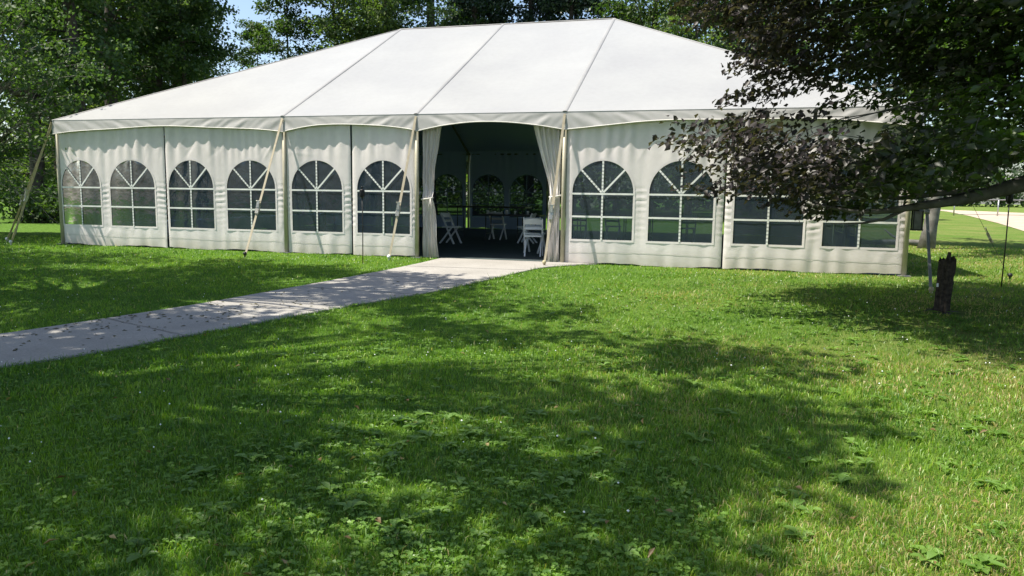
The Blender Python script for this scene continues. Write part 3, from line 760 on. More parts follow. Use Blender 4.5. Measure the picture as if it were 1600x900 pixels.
for pr, x, y, rz, sc, lb in (
    # left end, d about 26-36 m
    (tallb, -10.3, 10.7, .3, 1.0, 'tall tree with a straight trunk above the tent\'s left corner'),
    (broad, -11.8, 10.0, 1.9, 1.0, 'dark leafy tree left of the straight trunk by the left corner'),
    (tallb, -12.4, 15.0, 2.6, 1.0, 'tree with a dark trunk just right of the tent\'s left corner'),
    (slim, -10.4, 17.2, .4, 1.0, 'slim tree behind the left third of the roof slope'),
    (broad, -12.9, 18.5, 3.3, .85, 'leafy tree at the left edge of the sky gap'),
    (slim, -7.9, 22.6, 1.2, .8, 'slim straight tree beside the sky gap over the left roof'),
    (broad2, -5.2, 23.0, 4.2, 1.0, 'bright green tree right of the sky gap over the left roof'),
    (broad2, -2.6, 23.6, .8, 1.05, 'bright green tree left of the thick trunk behind the ridge'),
    (tallb, -1.2, 26.5, 4.4, 1.15, 'tree with a thick dark trunk behind the left end of the ridge'),
    (pine, 1.2, 27.5, .2, 1.0, 'dark pine right of the thick trunk behind the ridge'),
    (pine, 3.6, 31.0, 2.0, 1.05, 'dark pine behind the middle of the ridge'),
    (pine, 6.2, 29.5, 3.9, .95, 'dark pine left of the bare gap above the ridge'),
    (slim, 8.6, 33.0, 2.2, .8, 'thin sparse tree in the gap above the right end of the ridge'),
    (broad, 11.2, 27.5, 5.3, 1.0, 'dark green tree behind the right slope of the roof'),
    (broad2, 13.6, 25.0, 2.9, .85, 'bright green tree low behind the right slope of the roof'),
    (broad, 15.4, 29.5, 1.1, 1.1, 'dark tree half hidden by the copper leaves, farther left'),
    (pine, 18.8, 33.5, 1.6, 1.0, 'dark pine hidden behind the copper leaves at the upper right'),
    # second row
    (broad2, -17.5, 16.5, .9, 1.0, 'pale leafy tree at the far left edge, behind the leaning limb'),
    (broad2, -20.5, 22.0, .1, 1.1, 'large pale tree behind the first row at far left'),
    (broad2, -19.0, 27.0, 5.0, 1.0, 'light green tree of the second row above the left roof slope'),
    (broad2, -23.5, 31.0, 1.5, 1.1, 'pale tree of the second row left of the sky gap'),
    (broad2, -1.8, 37.5, 3.3, 1.1, 'light green tree of the second row behind the thick trunk'),
    (broad, 2.8, 40.5, 4.0, 1.0, 'leafy tree of the second row behind the pines'),
    (broad, 15.5, 41.5, .6, 1.1, 'leafy tree of the second row behind the right slope'),
    (pine, -.5, 33.5, 1.1, 1.0, 'dark pine of the second row over the left half of the ridge'),
    (pine, 5.2, 36.0, 4.6, 1.05, 'dark pine of the second row over the right half of the ridge'),
    (broad2, -6.5, 31.0, 3.6, .95, 'green tree of the second row right of the sky gap'),
    (broad, 10.3, 38.5, 2.2, 1.0, 'leafy tree of the second row behind the right end of the ridge'),
    (slim, -17.0, 33.0, 3.0, .8, 'slim pale stemmed tree standing in the sky gap'),
    (broad2, -16.5, 24.5, 2.2, .85, 'light green tree left of the sky gap, second row'),
    (broad, -27.0, 27.5, 2.8, 1.1, 'large tree beyond the far left edge of the wood')):
    place(pr, x, y, rz, sc, lb)
far = 'far trees beyond the ball field'
for i, (x, y, sc) in enumerate(((38, 112, 1.1), (46, 118, 1.0), (53, 122, 1.15), (59.5, 126, .95), (66, 121, 1.1), (73, 125, 1.2), (80, 120, 1.0), (88, 118, 1.1), (97, 116, 1.1), (42, 128, 1.2), (56, 135, 1.2), (70, 138, 1.2))):
    place(broad2 if i % 3 == 0 else broad, x, y, i*1.3, sc, 'dark leafy tree in the row beyond the ball field', group=far)

# far wood that closes the view between the trunks
def far_wood():
    rg = np.random.default_rng(77); n = 16000
    a = rg.random(n); x = -62+92*a; y = 52+14*rg.random(n)-10*np.sin(a*3.1)
    m = x < -22; y[m] = 34+16*rg.random(m.sum())
    z = gz(x, y)+(4.0+2.5*vnoise(x*.3, y*.3, 5))*rg.random(n)**.8
    C = np.stack([x, y, z], 1); s = .55*(.6+.8*rg.random(n))
    link('far_wood', leaves_mesh('far_wood', C, unit(rg.normal(size=(n, 3))), unit(rg.normal(size=(n, 3))+[0, 0, .8]), s*1.2, s, rg.random(n)), 'tree_leaf_pale',
         label='dense far undergrowth closing the view between the trunks', cat='wood', kind='stuff')
far_wood()
def far_hedge():
    rg = np.random.default_rng(78); k = 9000; x = 24+100*rg.random(k); y = 114+8*rg.random(k); z = gz(x, y)+(4.5+3*vnoise(x*.25, y*.25, 6))*rg.random(k)
    s = .5*(.6+.8*rg.random(k))
    link('far_hedge', leaves_mesh('far_hedge', np.stack([x, y, z], 1), unit(rg.normal(size=(k, 3))), unit(rg.normal(size=(k, 3))+[0, 0, .8]), s*1.2, s, .5*rg.random(k)), 'tree_leaf',
         label='dark line of undergrowth along the far edge of the ball field', cat='hedge', kind='stuff')
far_hedge()

# bushes under the trees at the left end and behind the tent
def make_bush(seed):
    rg = np.random.default_rng(seed); t = empty('bush', (0, 0, 0), label='', cat='bush', group='bushes under the trees at the left')
    mb = MB(); tips = []
    for k in range(13):
        a = rg.random()*6.28; e = .5+rg.random()*.9; d = np.array([math.cos(a)*math.cos(e), math.sin(a)*math.cos(e), math.sin(e)]); Lb = 1.1+.9*rg.random()
        pts = [np.array([.1*math.cos(a), .1*math.sin(a), -.05])]
        for q in range(4): d = unit(d+rg.normal(size=3)*.18); pts.append(pts[-1]+d*Lb/4); tips.append(pts[-1])
        mb.tube(pts, [.022, .018, .014, .010, .005], 5, False)
    mb.put('stems', 'bark_dark', t, True)
    tips = np.array(tips); per = 34; c = np.repeat(tips, per, 0); n = len(c); off = unit(rg.normal(size=(n, 3)))*rg.random((n, 1))**.5*.38
    s = .10*(.7+.6*rg.random(n))
    link('foliage', leaves_mesh('foliage', c+off, unit(off+rg.normal(size=(n, 3))*.2), unit(rg.normal(size=(n, 3))*.7+[0, 0, 1]), s*1.3, s*.8, .2+.4*np.repeat(rg.random(len(tips)), per)+.4*rg.random(n)), 'tree_leaf', t)
    return t
b0 = make_bush(21)
for i, (x, y, s, lb) in enumerate(((-6.6, 9.0, 1.1, 'low green bush left of the tent\'s back corner'), (-9.5, 8.0, 1.3, 'rounded bush at the left edge behind the tan straps'), (-12.5, 11.5, 1.5, 'large bush at the far left edge under the trees'),
        (-4.2, 14.5, 1.3, 'bush close behind the tent\'s left end'), (-8.5, 14.0, 1.6, 'tall bush between the trunks at the left'), (-15.0, 16.5, 1.8, 'biggest bush, deep in the shade at far left'), (-2.0, 17.5, 1.4, 'bush behind the back wall of the tent, left one'), (5.5, 18.5, 1.3, 'bush behind the back wall, seen dimly through the doorway'))):
    o = b0 if i == 0 else copy_tree(b0)
    o.location = (x, y, gz1(x, y)); o.rotation_euler = (0, 0, i*1.7); o.scale = (s, s, s*.9); o['label'] = lb

# leafy tree at the left edge, its branches reach before the tent's corner
def left_tree():
    rg = np.random.default_rng(31); base = np.array([-5.6, 2.6, 0.])
    t = empty('maple_tree', base, label='leafy maple at the left edge with branches reaching the tent\'s corner', cat='tree')
    MB().tube([(0, 0, -.2), (.1, .05, 2), (.0, .1, 4.5), (.2, 0, 8), (.1, .1, 11)], [.42, .30, .24, .15, .04], 12).put('trunk', 'bark_grey', t, True)
    tubes, tips = [], []
    ctr, rad = np.array([1.7, -2.3, 4.1]), np.array([3.5, 3.2, 4.0])      # crown, from the foot of the tree
    while len(tubes) < 230:
        q = unit(rg.normal(size=3))*rg.random()**.4; e = ctr+q*rad
        if e[2] < .9 or (e[2] < 3 and e[0] < .5 and rg.random() < .6): continue
        h = np.clip(e[2]-.45*np.hypot(e[0], e[1])+.3, 1.9, 9); a = np.array([.05, .07, h]); k = np.linspace(0, 1, 6)[:, None]
        pts = a*(1-k)+e*k+np.sin(k*math.pi)*[0, 0, .35]+np.cumsum(rg.normal(size=(6, 3))*.06, 0)*k
        tubes.append((pts, list(np.linspace(.035, .005, 6)))); e = pts[-1]; tips.append(e)
        for _ in range(4):
            f = e+rg.normal(size=3)*[.42, .42, .25]-[0, 0, .1]; tubes.append(([e, (e+f)/2+[0, 0, .04], f], [.008, .006, .003])) if rg.random() < .12 else None; tips.append(f)
    mb = MB()
    for p, r in tubes: mb.tube(p, r, 5, False)
    mb.put('limbs', 'bark_grey', t, True)
    # dead lower twigs
    mb = MB()
    for k in range(26):
        p = np.array([.2, -.1, 1.3+1.6*rg.random()]); az = rg.uniform(-.9, .5); d = np.array([math.cos(az), math.sin(az), -.02+.2*rg.normal()]); pts = [p]
        for q in range(7): d = unit(d+rg.normal(size=3)*.22); pts.append(pts[-1]+d*.5)
        mb.tube(pts, list(np.linspace(.016, .004, 8)), 4, False)
    mb.put('dead_twigs', 'bare_twig', t, True)
    tips = np.array(tips); per = 24; c = np.repeat(tips, per, 0); n = len(c)
    off = unit(rg.normal(size=(n, 3)))*rg.random((n, 1))**.5*.34*[1, 1, .6]; s = .088*(.65+.6*rg.random(n))
    C = c+off; keep = rg.random(n) < .92
    C = C[keep]; off = off[keep]; s = s[keep]; n = len(C)
    link('crown', leaves_mesh('crown', C, unit(off+rg.normal(size=(n, 3))*.15+[0, 0, -.12]), unit(rg.normal(size=(n, 3))*.6+[0, 0, 1]), s*1.2, s, .3+.3*vnoise(C[:, 0]*2, C[:, 2]*2, 3)+.4*rg.random(n)), 'tree_leaf', t)
left_tree()

# grey leaning trunk with a fallen limb behind the tent's right end
rt_ = make_tree('broadleaf_tree', 'tree with a leaning pale grey trunk beyond the tent\'s right end', 41, 12, 4.0, 4.2, 44, .20, 'tree_leaf', 'bark_grey', .18, 24, .75, lean=(.05, 0))
rt_.location = (20.55, 8.2, gz1(20, 8.2))
fl = MB().tube([(20.9, 9.0, .12), (20.2, 9.1, .16), (19.5, 9.0, .13), (18.95, 9.2, .10)], [.09, .08, .07, .04], 8).tube([(20.2, 9.1, .16), (19.9, 9.3, .32), (19.7, 9.35, .5)], [.04, .03, .015], 6).put('fallen_limb', 'bark_grey', None, True,
    label='grey fallen limb on the grass at the foot of the leaning trunk', cat='log')

# copper beech whose boughs hang in from the right
def copper_beech():
    rg = np.random.default_rng(51); base = np.array([19.75, -3.75, 0.]); bz_ = gz1(base[0], base[1])
    t = empty('copper_beech', (base[0], base[1], bz_), label='dark copper beech whose boughs hang in from the right edge', cat='tree')
    o = np.array([base[0], base[1], bz_])
    MB().tube([(0, 0, -.2), (.02, 0, .6), (-.02, .03, 2.2), (.05, .05, 4.2), (.0, .1, 6.6), (.05, .1, 8.2)], [.30, .24, .20, .15, .08, .03], 12).put('trunk', 'bark_smooth', t, True)
    mb = MB(); P = lambda *q: [np.array(p)-o for p in q]
    mb.tube(P((19.72, -3.75, 2.05), (19.2, -3.9, 1.78), (18.55, -4.08, 1.52), (17.9, -4.3, 1.33), (17.26, -4.48, 1.22), (16.9, -4.6, 1.165), (16.6, -4.66, 1.17), (16.1, -4.75, 1.25)), [.13, .12, .095, .065, .042, .030, .022, .009], 8)
    mb.tube(P((18.3, -4.17, 1.43), (17.7, -4.2, 1.40), (17.2, -4.3, 1.33), (16.8, -4.4, 1.35), (16.2, -4.6, 1.42)), [.045, .036, .026, .020, .009], 8)
    mb.tube(P((17.26, -4.48, 1.22), (17.0, -4.52, 1.08), (16.75, -4.6, 1.03), (16.4, -4.7, 1.02)), [.024, .018, .013, .006], 6)
    limbs = [((19.75, -3.75, z), (xe, ye, ze)) for z, xe, ye, ze in ((2.0, 15.2, -5.0, 1.75), (2.3, 15.0, -4.2, 1.95), (2.6, 14.7, -5.4, 2.05), (2.9, 15.3, -3.6, 2.5), (3.2, 15.1, -4.9, 2.9), (3.5, 15.3, -5.8, 3.1),
        (3.8, 15.6, -4.2, 3.6), (4.3, 15.6, -5.2, 4.2), (4.8, 16.0, -3.4, 4.9), (5.2, 16.2, -5.0, 5.6), (2.1, 17.2, -6.6, 1.9), (2.7, 17.0, -7.0, 2.5), (3.4, 17.2, -7.0, 3.2), (2.6, 17.2, -1.7, 2.3), (3.3, 17.0, -1.4, 3.1), (4.0, 17.4, -6.8, 4.0))]
    skel = []
    for a, b in limbs:
        a, b = np.array(a), np.array(b); b = a+(b-a)*.72; k = np.linspace(0, 1, 8)[:, None]
        pts = a*(1-k)+b*k+np.sin(k*math.pi)*[0, 0, .22]+np.cumsum(rg.normal(size=(8, 3))*.07, 0)*k; skel.append(pts)
        mb.tube([p-o for p in pts], list(np.linspace(.024, .003, 8)), 6)
    mb.put('boughs', 'bark_smooth', t, True)
    # sprays: flat, two-ranked twigs of leaves filling the crown's envelope
    zk = np.array([1.0, 1.2, 1.4, 1.7, 1.95, 2.1, 2.25, 2.5, 2.75, 3.0, 3.25, 3.5, 3.8, 4.6, 5.4, 6.2, 8]); xk = np.array([16.5, 15.6, 14.9, 14.55, 14.3, 14.65, 15.0, 15.1, 15.2, 15.2, 15.0, 14.6, 14.2, 13.4, 13.0, 13.6, 17.0])
    n0 = 51000; x = 14+11.4*rg.random(n0); y = -5.2+4.6*(rg.random(n0)*2-1); z = .95+6.8*rg.random(n0)
    ctr_x = base[0]; xl = np.interp(z, zk, xk); half = ctr_x-xl
    u = (x-ctr_x)/half; hi = sst((z-3.9)/.9); v = (y+4.3+1.7*hi-.35*np.maximum(0, -u))/(half*(.66-.12*hi))
    rr = np.sqrt(u*u+v*v)
    lowz = np.interp(x, [14.2, 14.6, 15.5, 16.7, 17.4, 18.5, 20], [1.75, 1.35, 1.17, 1.08, 1.42, 1.80, 2.2])
    layer = .5+.5*np.sin((z+.18*(x-14)*.5+.3*np.sin(y*1.3))*6.283/.46)
    clump = vnoise(x*1.15+7, y*1.15, 61)*.6+vnoise(z*1.7, x*1.6, 62)*.4
    hole = ((x-16.45)/1.05)**2+((z-2.36-.05*(x-16.5))/.46)**2 < 1
    beam = np.zeros(n0, bool)                            # gaps that let the sun down to the inner boughs
    for bx_, by_, bz0, ra, rb in ((17.75, -5.1, 2.2, .95, 1.0), (18.7, -4.6, 1.9, .45, .8), (16.5, -5.3, 1.7, .5, .6)):
        dz = z-bz0; beam |= (dz > .45) & (((x+.476*dz-bx_)/ra)**2+((y+.193*dz-by_)/rb)**2 < 1)
    keep = (rr < 1.0-.10*rg.random(n0)) & (z > lowz) & (layer*.5+clump*.8 > .47-.24*sst((x-16.6)/1.2)*sst((z-2.2)/.8)) & ~(hole & (rg.random(n0) < .93)) & ~(beam & (rg.random(n0) < .94)) & (x < 24.5)
    keep |= (z > 4.4) & (rr < .93) & (y < -4.5) & (rg.random(n0) < .45)
    keep &= ~((rr > .8) & (clump < .42))
    Sx = np.stack([x, y, z], 1)[keep]
    # the tip that reaches out before the tent wall
    tip = np.array([[14.45+.12*k, -5.1+.1*rg.normal(), 1.98+.03*rg.normal()-.012*k] for k in range(9)]+[[14.6+.15*k, -5.0+.1*rg.normal(), 2.17-.01*k+.03*rg.normal()] for k in range(7)]+[[14.75+.13*k, -5.2+.1*rg.normal(), 1.42+.03*rg.normal()] for k in range(7)]
        +[[15.15+.1*k, -4.9, 2.52+.04*rg.normal()] for k in range(5)]+[[15.25+.1*k, -4.9, 2.86+.04*rg.normal()] for k in range(5)])
    Sx = np.concatenate([Sx, tip]); m = len(Sx); print('SPRAYS', m, (Sx[:, 0] < 19.7).sum())
    out = unit((Sx-np.array([19.75, -3.75, 0]))*[1, 1, 0]+1e-6); ax = unit(out+rg.normal(size=(m, 3))*[.5, .5, .22]+[0, 0, -.22])
    side = unit(np.cross(ax, np.array([0, 0, 1.]))); per = 12; Lsp = .40*(.75+.5*rg.random(m))
    k = np.arange(per); f = (k/(per-1)-.5); sgn = np.where(k % 2 == 0, 1., -1.)
    C = Sx[:, None]+ax[:, None]*(f*1.0)[None, :, None]*Lsp[:, None, None]+side[:, None]*(sgn*.045)[None, :, None]+np.array([0, 0, -1.])*(f**2*.12)[None, :, None]
    lx = ax[:, None]*.55+side[:, None]*sgn[None, :, None]*.85; lx = lx+rg.normal(size=C.shape)*.35+[0, 0, -.28]
    nr = np.array([0, 0, 1.])+rg.normal(size=C.shape)*.8
    C = C.reshape(-1, 3)+rg.normal(size=(m*per, 3))*.034; lx = unit(lx.reshape(-1, 3)); nr = unit(nr.reshape(-1, 3))
    green = sst((C[:, 0]-15.4)/2.2)*.50+.40*sst((vnoise(C[:, 0]*1.3, C[:, 2]*1.3, 66)-.5)*4)*sst((C[:, 0]-16.6)/1)+.20*vnoise(C[:, 0]*1.5, C[:, 2]*1.5, 64)
    tone = np.clip(green+.35*rg.random(len(C))-.05, 0, 1); s = .098*(.6+.55*rg.random(len(C)))
    link('crown', leaves_mesh('crown', C-o, lx, nr, s*1.12, s*.68, tone, .1), 'copper_leaf', t)
    mb = MB()
    for i in range(m):
        p, q = Sx[i]-ax[i]*Lsp[i]*.75-[0, 0, .04], Sx[i]+ax[i]*Lsp[i]*.5-[0, 0, .03]
        if i % 2 == 0: mb.tube([p-o, Sx[i]-o, q-o], [.005, .004, .002], 3, False)
    mb.put('twigs', 'bark_smooth', t, kind='stuff')
copper_beech()

# the trees beside and behind the viewer that shade the lawn
SUN_SPOTS = ((11.39, -9.29, 0.45, 0.3), (12.34, -9.37, 0.3, 0.2), (13.35, -11.52, 0.55, 0.22), (13.4, -9.5, 0.45, 0.3), (13.43, -8.21, 0.7, 0.28), (14.17, -7.68, 0.5, 0.3), (10.88, -10.43, 0.45, 0.3), (10.66, -9.68, 0.4, 0.22), (12.12, -8.34, 0.35, 0.25), (14.49, -9.95, 0.4, 0.25), (14.38, -11.18, 0.3, 0.16), (12.57, -11.28, 0.35, 0.2), (14.47, -8.28, 0.4, 0.3), (13.25, -10.21, 0.3, 0.18), (6.0, -5.5, 0.9, 0.4), (4.5, -3.6, 1.0, 0.3), (9.0, -4.0, 0.5, 0.4), (13.0, -6.2, 0.9, 0.35))
def lets_sun(x, y, z):
    """open spots of the canopy: foliage is missing along the sunbeam to a sunlit patch of lawn"""
    gx, gy = x+.476*z, y+.193*z
    if gx > 15.9 or gy > -1.25-.30*max(0, gx-5.2)-.4*max(0, gx-13): return True
    if any(((gx-a)/(c+.28))**2+((gy-b)/(d+.22))**2 < 1 for a, b, c, d in SUN_SPOTS): return True
    return vnoise(np.array([gx*.9+3]), np.array([gy*1.3]), 88)[0] < (.07 if gx < 9 else .17 if gy < -9.3 else .27)
def shade_tree(name, label, x, y, seed, cr, z0, z1, nclus, lean=(0, 0), per=34, squash=1.0, extra=()):
    rg = np.random.default_rng(seed); t = empty(name, (x, y, gz1(x, y)), label=label, cat='tree', group='tall trees shading the lawn from the left')
    zs = np.linspace(-.2, z1-.6, 12); cx, cy = lean
    tx = lambda z: (cx*min(1, z/z1)*.6+.1*math.sin(z*.6), cy*min(1, z/z1)*.6+.1*math.cos(z*.5))
    MB().tube([(*tx(z), z) for z in zs], [.38*(1.3 if i == 0 else 1)*(1-.88*i/11) for i in range(12)], 12).put('trunk', 'bark_grey', t, True)
    mid = (z0+z1)/2; P = []
    while len(P) < nclus:
        q = rg.uniform(-1, 1, 3)
        p = (cx+q[0]*cr, cy+q[1]*cr*squash, mid+q[2]*(z1-z0)/2)
        if q @ q < 1 and q @ q > .15 and not lets_sun(x+p[0], y+p[1], p[2]): P.append(p)
    for gx, gy, r, k in extra:
        for _ in range(k):
            h = rg.uniform(z0+.6, z1-1.2); P.append((gx-.476*h+rg.normal()*r*.5-x, gy-.193*h+rg.normal()*r*.35-y, h))
    P = np.array(P); mb = MB()
    for p in P[::2]:
        h = max(2.6, p[2]-1.2-.35*math.hypot(p[0]-cx, p[1]-cy)); a = np.array([*tx(h), h]); k = np.linspace(0, 1, 5)[:, None]
        mb.tube(a*(1-k)+p*k+np.sin(k*math.pi)*[0, 0, .3]+rg.normal(size=(5, 3))*.08*k, [.07, .055, .04, .025, .01], 5, False)
    mb.put('limbs', 'bark_grey', t, True)
    c = np.repeat(P, per, 0); n = len(c); off = unit(rg.normal(size=(n, 3)))*rg.random((n, 1))**.6*np.repeat(.45+.35*rg.random(len(P)), per)[:, None]*[1, 1, .6]
    s = .15*(.7+.6*rg.random(n))
    link('crown', leaves_mesh('crown', c+off, unit(off+rg.normal(size=(n, 3))*.3), unit(rg.normal(size=(n, 3))*.6+[0, 0, 1]), s*1.2, s*.85, .3+.5*rg.random(n)), 'tree_leaf', t)
shade_tree('shade_tree', 'tall shade tree left of the path, outside the left edge', 4.2, -7.2, 61, 4.6, 6.0, 10.5, 340)
shade_tree('shade_tree', 'tall shade tree beside the viewer, its crown over the near lawn', 5.6, -11.4, 62, 4.0, 6.0, 10.0, 210, (3.0, .3), extra=((15.0, -7.3, .9, 12), (14.9, -9.7, .7, 7), (14.6, -10.7, .6, 6), (13.4, -5.6, .6, 5), (11.3, -11.0, 1.0, 9), (12.3, -10.6, .9, 9), (10.3, -9.9, .9, 8), (13.4, -11.2, .8, 6)))
shade_tree('shade_tree', 'tall shade tree farthest left of the lawn', -1.5, -6.6, 63, 4.0, 6.2, 10.0, 240)

# ------------------------------------------------------------------ grass blades
def make_grass():
    rg = np.random.default_rng(91)
    yaw0 = math.atan2(fw.y, fw.x); X_, Y_, D_ = [], [], []
    for n, d0, d1, pw in ((250000, 2.3, 7.2, 1.0), (300000, 7.2, 24.5, 1.0)):
        a = yaw0+R(45)*(rg.random(n)*2-1)
        d = d0*(d1/d0)**rg.random(n)                     # density falls with the square of distance
        X_.append(CAM[0]+np.cos(a)*d); Y_.append(CAM[1]+np.sin(a)*d); D_.append(d)
    x, y, d = map(np.concatenate, (X_, Y_, D_))
    jx, jy = x+.03*(rg.random(len(x))-.5), y+.03*(rg.random(len(x))-.5)
    ok = ~inpoly(x+.05*(vnoise(x*6, y*6, 12)-.35), y+.05*(vnoise(x*6, y*6, 13)-.35), PATH_POLY)
    ok &= ~((x > -.02) & (x < 18.32) & (y > -.0)) & ~((y > .12) & (x < 18.4) & (x > -.1))
    thin = vnoise(x*2.2, y*2.2, 14)*.6+vnoise(x*7, y*7, 15)*.4
    ok &= rg.random(len(x)) < .18+1.35*thin
    ok &= ((x-17.85)**2+(y+3.88)**2) > (.14+.22*vnoise(x*6, y*6, 22))**2
    x, y, d, thin = x[ok], y[ok], d[ok], thin[ok]; n = len(x)
    tuft = vnoise(x*3.1, y*3.1, 16)
    h = (.014+.026*tuft+.020*rg.random(n))*np.where(rg.random(n) < .02, 1.9, 1); h *= np.clip(.85+.02*d, .85, 1.15)
    edge = inpoly(x+.10, y, PATH_POLY) | inpoly(x-.10, y, PATH_POLY); h[edge] *= 1.35
    wdt = np.maximum(.0042, .00095*d)*(.7+.6*rg.random(n))
    az = rg.random(n)*6.283; lean = .25+.75*rg.random(n)
    dx, dy = np.cos(az)*lean, np.sin(az)*lean
    fa = rg.random(n)*6.283; sx, sy = np.cos(fa)*wdt/2, np.sin(fa)*wdt/2
    z = gz(x, y)
    b1 = np.stack([x-sx, y-sy, z-.004], 1); b2 = np.stack([x+sx, y+sy, z-.004], 1)
    m1 = np.stack([x+dx*h*.35-sx*.8, y+dy*h*.35-sy*.8, z+h*.62], 1); m2 = np.stack([x+dx*h*.35+sx*.8, y+dy*h*.35+sy*.8, z+h*.62], 1)
    tp = np.stack([x+dx*h*1.0, y+dy*h*1.0, z+h*(1.05-.35*lean)], 1)
    dryness = sst((x-12.6)/4.5)*sst((vnoise(x*.55, y*.55, 17)*.65+vnoise(x*1.9, y*1.9, 18)*.35-.30)/.35)
    tone = .08+.50*rg.random(n)+.26*(vnoise(x*.8, y*.8, 19)-.5)+.30*(vnoise(x*3, y*3, 20)-.5)+.24*(vnoise(x*9, y*9, 21)-.5)
    brown = np.exp(-((x-14.6)/1.5)**2-((y+3.3)/1.0)**2)*sst((vnoise(x*1.4, y*1.4, 24)-.3)*2.5)
    straw = rg.random(n) < (.025+.36*dryness+.40*brown); tone[straw] = .80+.2*rg.random(straw.sum()); tone += .14*dryness
    near = d < 7.2; k = near.sum()
    V = np.stack([b1[near], b2[near], m1[near], m2[near], tp[near]], 1).reshape(-1, 3); q = np.arange(k)[:, None]*5
    F = np.concatenate([q+[0, 1, 3], q+[0, 3, 2], q+[2, 3, 4]], 1).reshape(-1, 3)
    fr = ~near; V2 = np.stack([b1[fr], b2[fr], tp[fr]], 1).reshape(-1, 3); q = np.arange(fr.sum())[:, None]*3+len(V); F2 = q+[0, 1, 2]
    link('grass', np_mesh('grass', np.concatenate([V, V2]), np.concatenate([F, F2]), np.clip(np.r_[np.repeat(tone[near], 5), np.repeat(tone[fr], 3)], 0, 1)), 'grass_blade',
         label='mown green lawn grass around the path and the tent', cat='grass', kind='stuff')
make_grass()

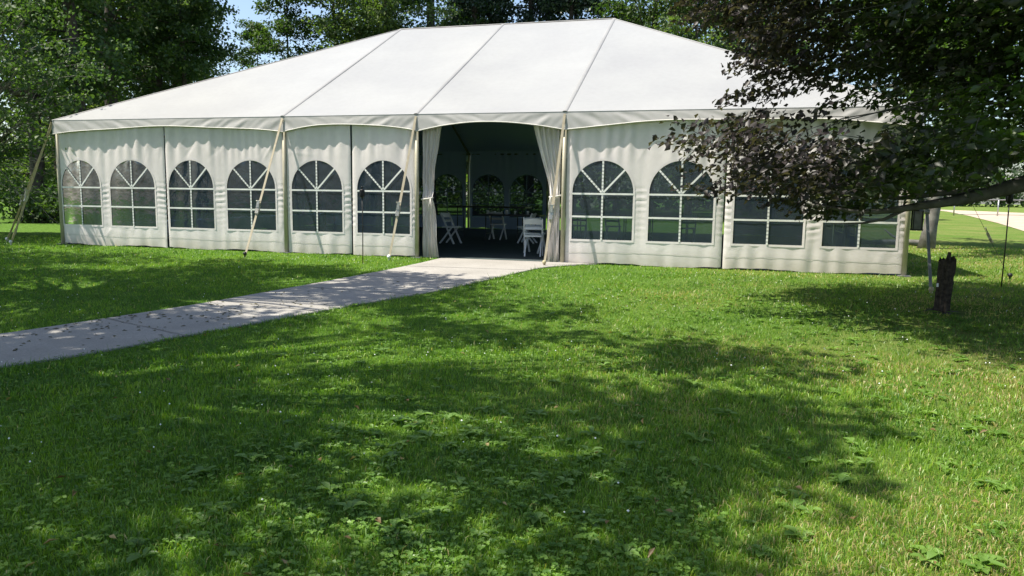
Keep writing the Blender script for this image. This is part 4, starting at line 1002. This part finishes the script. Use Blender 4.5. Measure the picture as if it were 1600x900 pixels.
# broad-leaved weeds in the near lawn, clover heads, litter on the path
def weeds():
    rg = np.random.default_rng(95); P = []
    while len(P) < 800:
        x, y = 10+8.4*rg.random(), -12.4+9.0*rg.random()
        zone = math.exp(-((x-13.9)/1.1)**2-((y+10.4)/1.3)**2); r = rg.random()
        if inpoly(np.array([x]), np.array([y]), PATH_POLY)[0]: continue
        if r < zone*.45*(.3+1.4*vnoise(np.array([x*2.2]), np.array([y*2.2]), 35)[0]) or r < .035+.07*(x > 14.5): P.append((x, y))
    P = np.array(P); V = []; F = []; T = []
    for x, y in P:
        nl = rg.integers(4, 8); a0 = rg.random()*6.28; z = gz1(x, y); sc = .34+.50*rg.random()**2; tn = rg.random()
        for k in range(nl):
            a = a0+6.283*k/nl+rg.normal()*.25; ln = (.065+.05*rg.random())*sc; wd = ln*(.42+.25*rg.random()); e = .05+.4*rg.random()
            d = np.array([math.cos(a), math.sin(a), 0]); s = np.array([-math.sin(a), math.cos(a), 0]); b = np.array([x, y, z+.012]); n = len(V)
            hz = math.sin(e)*ln
            V += [b, b+d*ln*.4+s*wd*.5+[0, 0, hz*.62+.008], b+d*ln*.4-s*wd*.5+[0, 0, hz*.62+.008], b+d*ln*.45+[0, 0, hz*.6], b+d*ln*.8+s*wd*.38+[0, 0, hz*.8+.004], b+d*ln*.8-s*wd*.38+[0, 0, hz*.8+.004], b+d*ln*1.05+[0, 0, hz*.72]]
            F += [(n, n+1, n+3), (n, n+3, n+2), (n+1, n+4, n+3), (n+2, n+3, n+5), (n+4, n+6, n+3), (n+3, n+6, n+5)]; T += [min(1, max(0, tn*.7+.3*rg.random()))]*7
    link('broadleaf_weeds', np_mesh('broadleaf_weeds', np.array(V), np.array(F), np.array(T)), 'weed_leaf', label='broad leaved plantain and dock weeds spread through the near lawn', cat='weeds', kind='stuff')
    n = 18000; a = math.atan2(fw.y, fw.x)+R(44)*(rg.random(n)*2-1); d = 2.4*(13/2.4)**rg.random(n); x = CAM[0]+np.cos(a)*d; y = CAM[1]+np.sin(a)*d
    ok = (vnoise(x*.9, y*.9, 33)*.6+vnoise(x*3.3, y*3.3, 34)*.4 > .54) & ~inpoly(x, y, PATH_POLY) & (y < -.6); x, y, d = x[ok], y[ok], d[ok]; n = len(x)
    x, y = np.repeat(x, 3), np.repeat(y, 3); a = np.repeat(rg.random(n)*6.28, 3)+np.tile([0, 2.09, 4.19], n); s = np.repeat(np.maximum(.013+.009*rg.random(n), .0021*d), 3); hh = np.repeat(.018+.028*rg.random(n), 3)
    C = np.stack([x+np.cos(a)*s*.5, y+np.sin(a)*s*.5, gz(x, y)+hh], 1)
    link('clover_leaves', leaves_mesh('clover_leaves', C, np.stack([np.cos(a), np.sin(a), .12+.2*rg.normal(size=3*n)], 1), unit(rg.normal(size=(3*n, 3))*.25+[0, 0, 1]), s*1.1, s*1.0, np.repeat(rg.random(n), 3), .05), 'clover_leaf',
         label='low clover leaves growing in patches through the lawn', cat='clover', kind='stuff')
    mb = MB(); k = 0
    while k < 600:
        x, y = -1+20*rg.random(), -12+11*rg.random()
        if inpoly(np.array([x]), np.array([y]), PATH_POLY)[0] or vnoise(np.array([x*1.3]), np.array([y*1.3]), 23)[0] < .5: continue
        z = gz1(x, y)+.045+.03*rg.random(); r = .004+.004*rg.random(); k += 1
        mb.add([(x, y, z+r), (x+r, y, z), (x, y+r, z), (x-r, y, z), (x, y-r, z), (x, y, z-r)], [(0, 1, 2), (0, 2, 3), (0, 3, 4), (0, 4, 1), (5, 2, 1), (5, 3, 2), (5, 4, 3), (5, 1, 4)])
    mb.put('clover_flowers', 'clover_white', label='small white clover heads dotted over the lawn', cat='flowers', kind='stuff')
    n = 900; t = 20+55*rg.random(n); c = rg.random(n)
    P = np.array([lerp(LL, a)*(1-b)+lerp(RR, a)*b for a, b in zip(t, c)]); ok = rg.random(n) < .06+.9*np.exp(-((t-52)/9)**2)*(vnoise(P[:, 0]*3, P[:, 1]*3, 29) > .45); P = P[ok]; n = len(P)
    C = np.stack([P[:, 0], P[:, 1], gz(P[:, 0], P[:, 1])+.028], 1); a = rg.random(n)*6.28
    link('path_litter', leaves_mesh('path_litter', C, np.stack([np.cos(a), np.sin(a), .05*np.ones(n)], 1), unit(rg.normal(size=(n, 3))*.15+[0, 0, 1]), .03+.04*rg.random(n), .012+.018*rg.random(n), rg.random(n)), 'litter_leaf',
         label='dry clippings and leaf litter scattered on the concrete path', cat='litter', kind='stuff')
weeds()
def lawn_litter():
    rg = np.random.default_rng(97); n = 150; a = math.atan2(fw.y, fw.x)+R(42)*(rg.random(n)*2-1); d = 2.6*(13/2.6)**rg.random(n); x = CAM[0]+np.cos(a)*d; y = CAM[1]+np.sin(a)*d
    ok = ~inpoly(x, y, PATH_POLY) & (y < -.4); x, y = x[ok], y[ok]; n = len(x); b = rg.random(n)*6.28
    link('fallen_leaves', leaves_mesh('fallen_leaves', np.stack([x, y, gz(x, y)+.030+.012*rg.random(n)], 1), np.stack([np.cos(b), np.sin(b), .3*rg.normal(size=n)], 1), unit(rg.normal(size=(n, 3))*.4+[0, 0, 1]), .028+.03*rg.random(n), .014+.016*rg.random(n), rg.random(n), .25), 'dry_leaf',
         label='a few dry fallen leaves lying in the lawn grass', cat='leaves', kind='stuff')
lawn_litter()
